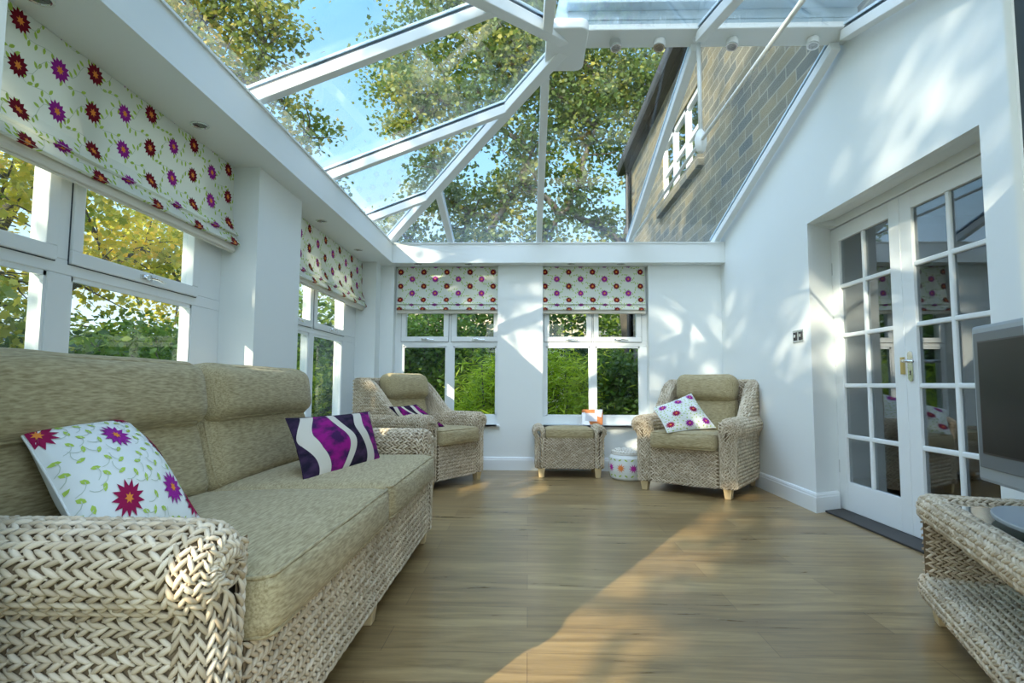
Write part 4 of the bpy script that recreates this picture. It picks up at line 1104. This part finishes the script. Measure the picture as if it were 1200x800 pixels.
MB().prism([(-.20, -9, 5.16), (-.20, 5.3, 5.16), (4, 5.3, 7.7), (4, -9, 7.7)], (0, 0, .12)).build('roof', M['roof_slate'], hs)
MB().box((-.09, -9, 5.05), (0, 5.15, 5.18)).box((-.20, -9, 5.06), (-.09, 5.25, 5.16)).build('gutter', M['dark'], hs)
MB().tube([(-.06, 4.95, 5.0), (-.06, 4.95, 0)], .04, 10).build('downpipe', M['dark'], hs)
MB().box((-.07, WY0-6-.12, WZ0-.13), (.2, WY1-6+.12, WZ0)).build('stone_sill', M['stone'], hs)
wn = MB(); y0, y1 = WY0-6, WY1-6; n = 3; cw = (y1-y0)/n
f = MB(); f.box((.02, y0, WZ0), (.09, y1, WZ0+.06)).box((.02, y0, WZ1-.06), (.09, y1, WZ1))
for i in range(n+1): f.box((.02, y0+cw*i-.045, WZ0), (.09, y0+cw*i+.045, WZ1))
for i in range(n): f.box((.03, y0+cw*i, WZ0+.43), (.08, y0+cw*(i+1), WZ0+.49))
wo = f.build('window', M['upvc'], hs)
MB().box((.05, y0, WZ0), (.058, y1, WZ1)).build('pane', M['door_glass'], wo)
MB().box((.2, y0-.05, WZ0-.05), (.27, y1+.05, WZ1+.05)).build('dark_room', M['hall_wall'], wo)
# neighbour's house beyond the back garden
nb = empty('neighbour_house', (1.5, 24, 0), 0, label='pale stone neighbouring house beyond the trees at the back', cat='house')
MB().box((-6.5, 0, -.3), (4.5, 6, 4.4)).build('stone_wall', M['stone_far'], nb)
MB().prism([(-6.9, -.4, 4.3), (-6.9, 3, 7.2), (-6.9, 6.4, 4.3)], (11.8, 0, 0)).build('roof', M['roof_slate'], nb)
for x in (-5.2, -2.6, .6, 2.6):
    f = MB().box((x-.55, -.05, 1.2), (x+.55, 0.02, 2.5)).build('window', M['upvc'], nb)
    MB().box((x-.47, -.06, 1.28), (x-.03, -.05, 2.42)).box((x+.03, -.06, 1.28), (x+.47, -.06+.01, 2.42)).build('pane', M['screen'], f)

def leaf_cloud(name, clumps, n, mat, size, parent, seed, shape='maple', flat_=.75, droop=.25):
    """clumps: (x,y,z,r); n leaves in all, gathered in sprays inside every clump"""
    rg = np.random.default_rng(seed); C = np.array(clumps, float); wgt = C[:, 3]**2.2; cnt = np.maximum(1, (n*wgt/wgt.sum()).astype(int))
    pos = []
    for (x, y, z, r), k in zip(C, cnt):
        ns = max(3, int(k/26)); d = rg.normal(size=(ns, 3)); d /= np.linalg.norm(d, axis=1)[:, None]; rad = r*rg.uniform(.25, 1, ns)**.6
        ctr = np.array([x, y, z])+d*rad[:, None]*np.array([1, 1, flat_])
        idx = rg.integers(0, ns, k); sp = r*.20+size*.8
        q = ctr[idx]+rg.normal(size=(k, 3))*np.array([sp, sp, sp*.6]); pos.append(q)
    P = np.concatenate(pos); N = len(P)
    if shape == 'maple': T = np.array([(0, -.5), (.22, -.30), (.52, -.18), (.34, .02), (.42, .34), (.16, .26), (0, .60), (-.16, .26), (-.42, .34), (-.34, .02), (-.52, -.18), (-.22, -.30)])
    elif shape == 'long': T = np.array([(0, -.9), (.10, -.3), (.09, .3), (0, 1.0), (-.09, .3), (-.10, -.3)])
    else: T = np.array([(0, -.55), (.24, -.25), (.28, .1), (0, .62), (-.28, .1), (-.24, -.25)])
    a = rg.uniform(0, 2*PI, N); t = rg.normal(0, .75, N); t2 = rg.normal(droop, .6, N); s = size*rg.uniform(.6, 1.25, N)
    X = np.stack([np.cos(a)*np.cos(t), np.sin(a)*np.cos(t), np.sin(t)], 1)
    Y0 = np.stack([-np.sin(a), np.cos(a), np.zeros(N)], 1); Z0 = np.cross(X, Y0)
    Y = Y0*np.cos(t2)[:, None]-Z0*np.sin(t2)[:, None]
    V = P[:, None, :]+(X[:, None, :]*T[None, :, :1]+Y[:, None, :]*T[None, :, 1:])*s[:, None, None]
    k = len(T); F = (np.arange(N)*k)[:, None]+np.arange(k)[None, :]
    return np_obj(name, V.reshape(-1, 3), F, mat, parent, smooth=False)
def limb(m, a, b, r0, r1, rnd, wob=.12, n=7):
    a, b = Vector(a), Vector(b); L_ = (b-a).length; pts = []; w = Vector([rnd.uniform(-1, 1) for _ in range(3)])*wob*L_
    for i in range(n+1):
        t = i/n; pts.append(a.lerp(b, t)+w*math.sin(PI*t)+Vector([rnd.uniform(-1, 1) for _ in range(3)])*.015*L_)
    pts[0] = a; pts[-1] = b
    m.tube(pts, [r0+(r1-r0)*i/n for i in range(n+1)], 7); return pts
def tree(label, base, fork, clumps, nleaf, mat, size, r, seed, group='garden trees', twigs=5, cat='tree', shape='maple', name='garden_tree'):
    root = empty(name, base, 0, label=label, cat=cat, group=group); rnd = random.Random(seed); B = Vector(base)
    m = MB(); tr = limb(m, (0, 0, 0), Vector(fork)-B, r, r*.7, rnd, .05)
    hubs = [tr[-1], tr[-2]]
    for (x, y, z, cr_) in sorted(clumps, key=lambda c: (Vector(c[:3])-Vector(fork)).length):
        c = Vector((x, y, z))-B; h = min(hubs, key=lambda q: (q-c).length+ (.0 if q is hubs[0] else .35))
        rr = r*.42*max(.35, 1-(c-hubs[0]).length/12); p = limb(m, h, c, rr, rr*.35, rnd, .10); hubs += [p[3], p[5], p[-1]]
        for _ in range(twigs):
            e = c+Vector([rnd.uniform(-1, 1) for _ in range(3)]).normalized()*cr_*.9; limb(m, p[rnd.choice((4, 5, 6, 7))], e, rr*.3, .006, rnd, .12, 5)
    m.build('trunk', M['bark'], root, smooth=True)
    leaf_cloud('foliage', [(x-B.x, y-B.y, z-B.z, q) for x, y, z, q in clumps], nleaf, mat, size, root, seed, shape)
    return root
# big maple behind the back wall
cl = [(-3.2,13,7.9,.75),(-2.9,13,8.9,.9),(-2.3,12.6,7.6,.85),(-1.2,13,8.8,1.1),(-.5,13,9.8,1.1),(-1.2,12.6,7.0,1.0),(-2.1,13,6.3,.7),(-3.0,13,6.9,.55),(1.6,13.3,8.4,1.2),(1.6,13,6.9,1.0),(2.9,13.6,8.1,1.2),
      (2.9,13.6,6.3,.9),(1.2,13,5.5,.6),(.1,12.8,6.2,.8),(-.5,13,5.1,.65),(-1.4,13,4.9,.8),(1.7,13.6,4.7,.6),(.8,13,7.6,1.1),(0,12.6,8.4,1.1),(-2.2,12.8,5.2,.7),(-3.0,13,4.5,.7),(.4,13,4.4,.6),(3.9,14,7.3,1.2),(.8,13,9.8,1.3),(2.6,13.4,10.4,1.4),(-2.0,13,10.3,1.2),(4.2,14,9.5,1.4),(-.9,12.5,4.3,.5),(-2.6,13,3.9,.6),(-1.7,13,4.0,.55),(-.1,13,3.8,.5),(1.1,13.2,3.9,.5),(.9,13,5.0,.5),(-.2,12.8,5.5,.6)]
tree('tall broad maple tree with green and gold leaves behind the back wall', (2.9, 14.2, -.2), (2.3, 13.6, 4.2), cl, 56000, M['leaf_maple'], .098, .30, 11, twigs=7)
# golden tree over the left wall
cl = [(-4.6,8,6.4,.8),(-3.9,8,6.0,.6),(-5.2,8,5.8,.8),(-4.3,7.6,5.3,.55),(-3.3,8.2,4.7,.42),(-3.6,8,4.2,.45),(-5.0,7.6,4.9,.7),(-4.3,8,7.3,.9),(-5.6,7.6,7.0,1.0),(-4.6,8.1,3.9,.5),(-3.75,8.4,5.2,.35),(-6.2,7.4,5.6,.9),(-3.1,8.6,3.85,.3)]
tree('golden leaved tree reaching over the left side of the glass roof', (-7.8, 6.0, -.2), (-6.8, 7.2, 3.4), cl, 17000, M['leaf_golden'], .07, .17, 12, twigs=6)
# yellow tree outside the near left window
cl = [(-5.2,5.4,2.9,.6),(-5.4,6.4,3.1,.8),(-5.2,7.2,2.5,.7),(-5.6,5.6,2.0,.5),(-5.2,6.4,2.0,.6),(-5.4,8.0,2.8,.8),(-6,4.8,3.3,.8),(-5.8,7.2,3.9,.9),(-5.6,9.0,2.2,.8),(-6.3,9.5,3.2,1.0)]
tree('loose yellow leaved tree seen through the near left window', (-6.4, 7.0, -.2), (-6.0, 6.8, 1.7), cl, 9000, M['leaf_amber'], .085, .10, 13, twigs=8)
tree('slim yellowing tree outside the left edge of the near window', (-4.3, 4.0, -.2), (-4.5, 4.1, 1.6), [(-4.9,4.3,2.4,.5),(-4.3,3.4,2.9,.5),(-4.7,4.7,3.4,.6),(-4.4,3.7,1.5,.45),(-4.5,4.4,1.2,.5)], 5200, M['leaf_amber'], .08, .09, 14, twigs=6)
# trees on the sunny side that dapple the light
cl = [(-5.6,-4.2,5.2,.45),(-4.4,-5.0,6.0,.85),(-6.8,-3.2,4.3,1.1),(-7.4,-1.4,6.2,.6),(-5.2,-2.6,6.2,.5),(-6.4,-5.2,3.4,1.0),(-3.4,-6.2,5.0,1.1),(-7.6,-.4,4.2,1.0),(-5.0,-4.0,3.2,.8),(-6.2,-1.8,3.0,.8),(-3.2,-5,3.6,.42),(-4.0,-6.4,4.2,.4),(-7.8,.9,5.0,1.0),(-7.0,1.0,3.6,.8),(-2.2,-6.8,6.4,1.1),(-4.6,-3.4,7.2,1.1),(-6.2,-1.6,7.0,1.2),(-7.6,.8,6.8,1.2),(-6.6,-.4,8.4,1.2),(-3,-5.5,7.8,.7),(-4.2,-6.8,7.6,.7),(-3.4,-4.6,6.6,.55),(-2.7,-6.4,7.0,.5),(-2.4,-6.6,8.6,1.2),(-4.9,-5.6,8.4,1.1),(-5.8,-3.2,8.6,1.1)]
tree('leafy tree standing on the sunny side of the conservatory', (-7.2, -4.5, -.2), (-6.4, -3.6, 2.8), cl, 38000, M['leaf_mid'], .15, .2, 15, twigs=4)
# shrubs and hedge round the conservatory
def shrub(label, clumps, n, mat, size, seed, shape='oval', stem=.03):
    x, y = clumps[0][0], clumps[0][1]; root = empty('shrub', (x, y, -.16), 0, label=label, cat='shrub', group='garden shrubs'); rnd = random.Random(seed); m = MB()
    for cx, cy, cz, cr_ in clumps:
        for _ in range(4): limb(m, (rnd.uniform(-.1, .1), rnd.uniform(-.1, .1), 0), (cx-x+rnd.uniform(-.5, .5)*cr_, cy-y+rnd.uniform(-.5, .5)*cr_, cz+.16+cr_*.5), stem, .006, rnd, .1, 5)
    m.build('stems', M['bark'], root, smooth=True)
    leaf_cloud('foliage', [(a-x, b-y, c+.16, d) for a, b, c, d in clumps], n, mat, size, root, seed, shape)
shrub('dark green shrub behind the left back window', [(-1.5,8.6,.7,.7),(-1.9,8.4,1.3,.6),(-1.0,8.9,1.1,.6),(-1.5,8.9,1.7,.55)], 9000, M['leaf_mid'], .075, 21)
shrub('lime green fern-leaved shrub at the right side of the left back window', [(-.55,7.6,.5,.45),(-.45,7.7,.95,.35),(-.75,7.5,.2,.4),(-1.2,7.5,.25,.35)], 5200, M['leaf_lime'], .085, 22, 'long')
shrub('yellow green bamboo clump behind the left half of the right back window', [(.35,8.0,.4,.5),(.5,8.1,.9,.45),(.15,8.2,1.1,.4),(.7,8.0,.3,.4)], 7000, M['leaf_lime'], .085, 23, 'long')
shrub('dark bushy shrub behind the right half of the right back window', [(1.35,8.4,.5,.55),(1.35,8.5,1.0,.45),(1.1,8.6,1.0,.45),(1.5,8.2,.4,.35)], 7500, M['leaf_mid'], .08, 24)
hc = [(x, 10.6+.4*math.sin(x*2), z, .75) for x in np.arange(-5, 1.0, .8) for z in (.4, 1.3)]
shrub('tall leafy hedge closing the back of the garden', hc, 26000, M['leaf_dark'], .10, 25)
shrub('green shrub under the golden tree outside the left windows', [(-3.6,5.9,.7,.6),(-4.6,6.6,1.15,.6),(-4.8,7.4,1.1,.65),(-4.4,5.9,1.0,.55),(-5.0,8.2,1.2,.65),(-3.4,6.7,1.0,.55),(-3.8,5.2,.9,.5),(-3.3,7.5,.8,.6)], 17000, M['leaf_mid'], .075, 26)
shrub('dense dark bush beyond the far left window', [(-3.6,9.0,.8,.7),(-3.3,9.9,1.2,.7),(-3.9,8.2,1.4,.6),(-2.7,10.2,1.0,.7)], 9500, M['leaf_mid'], .08, 27)
shrub('low dark bush outside the left end of the near window', [(-4.2,4.6,.7,.6),(-4.0,3.6,.6,.6),(-4.5,2.9,.8,.6)], 6500, M['leaf_dark'], .08, 28)
hc = [(-7.4+.3*math.sin(y*2), y, z, .8) for y in np.arange(-1, 11, .9) for z in (.4, 1.2)]
shrub('long dark hedge along the left side of the garden', hc, 26000, M['leaf_dark'], .12, 29)
hc = [(x, -9.5+.5*math.sin(x), z, .9) for x in np.arange(-3, 7, 1.0) for z in (.5, 1.5)]  # out of view; added so the back windows mirror less bright sky and lawn
shrub('unseen hedge added opposite the doorway to darken the window reflections', hc, 16000, M['leaf_mid'], .13, 31)
hc = [(x, 15.5, z, 1.1) for x in np.arange(-8, 3, 1.2) for z in (1.6, 3.0)]
shrub('tall row of bushes far behind the garden hedge', hc, 15000, M['leaf_mid'], .16, 30)
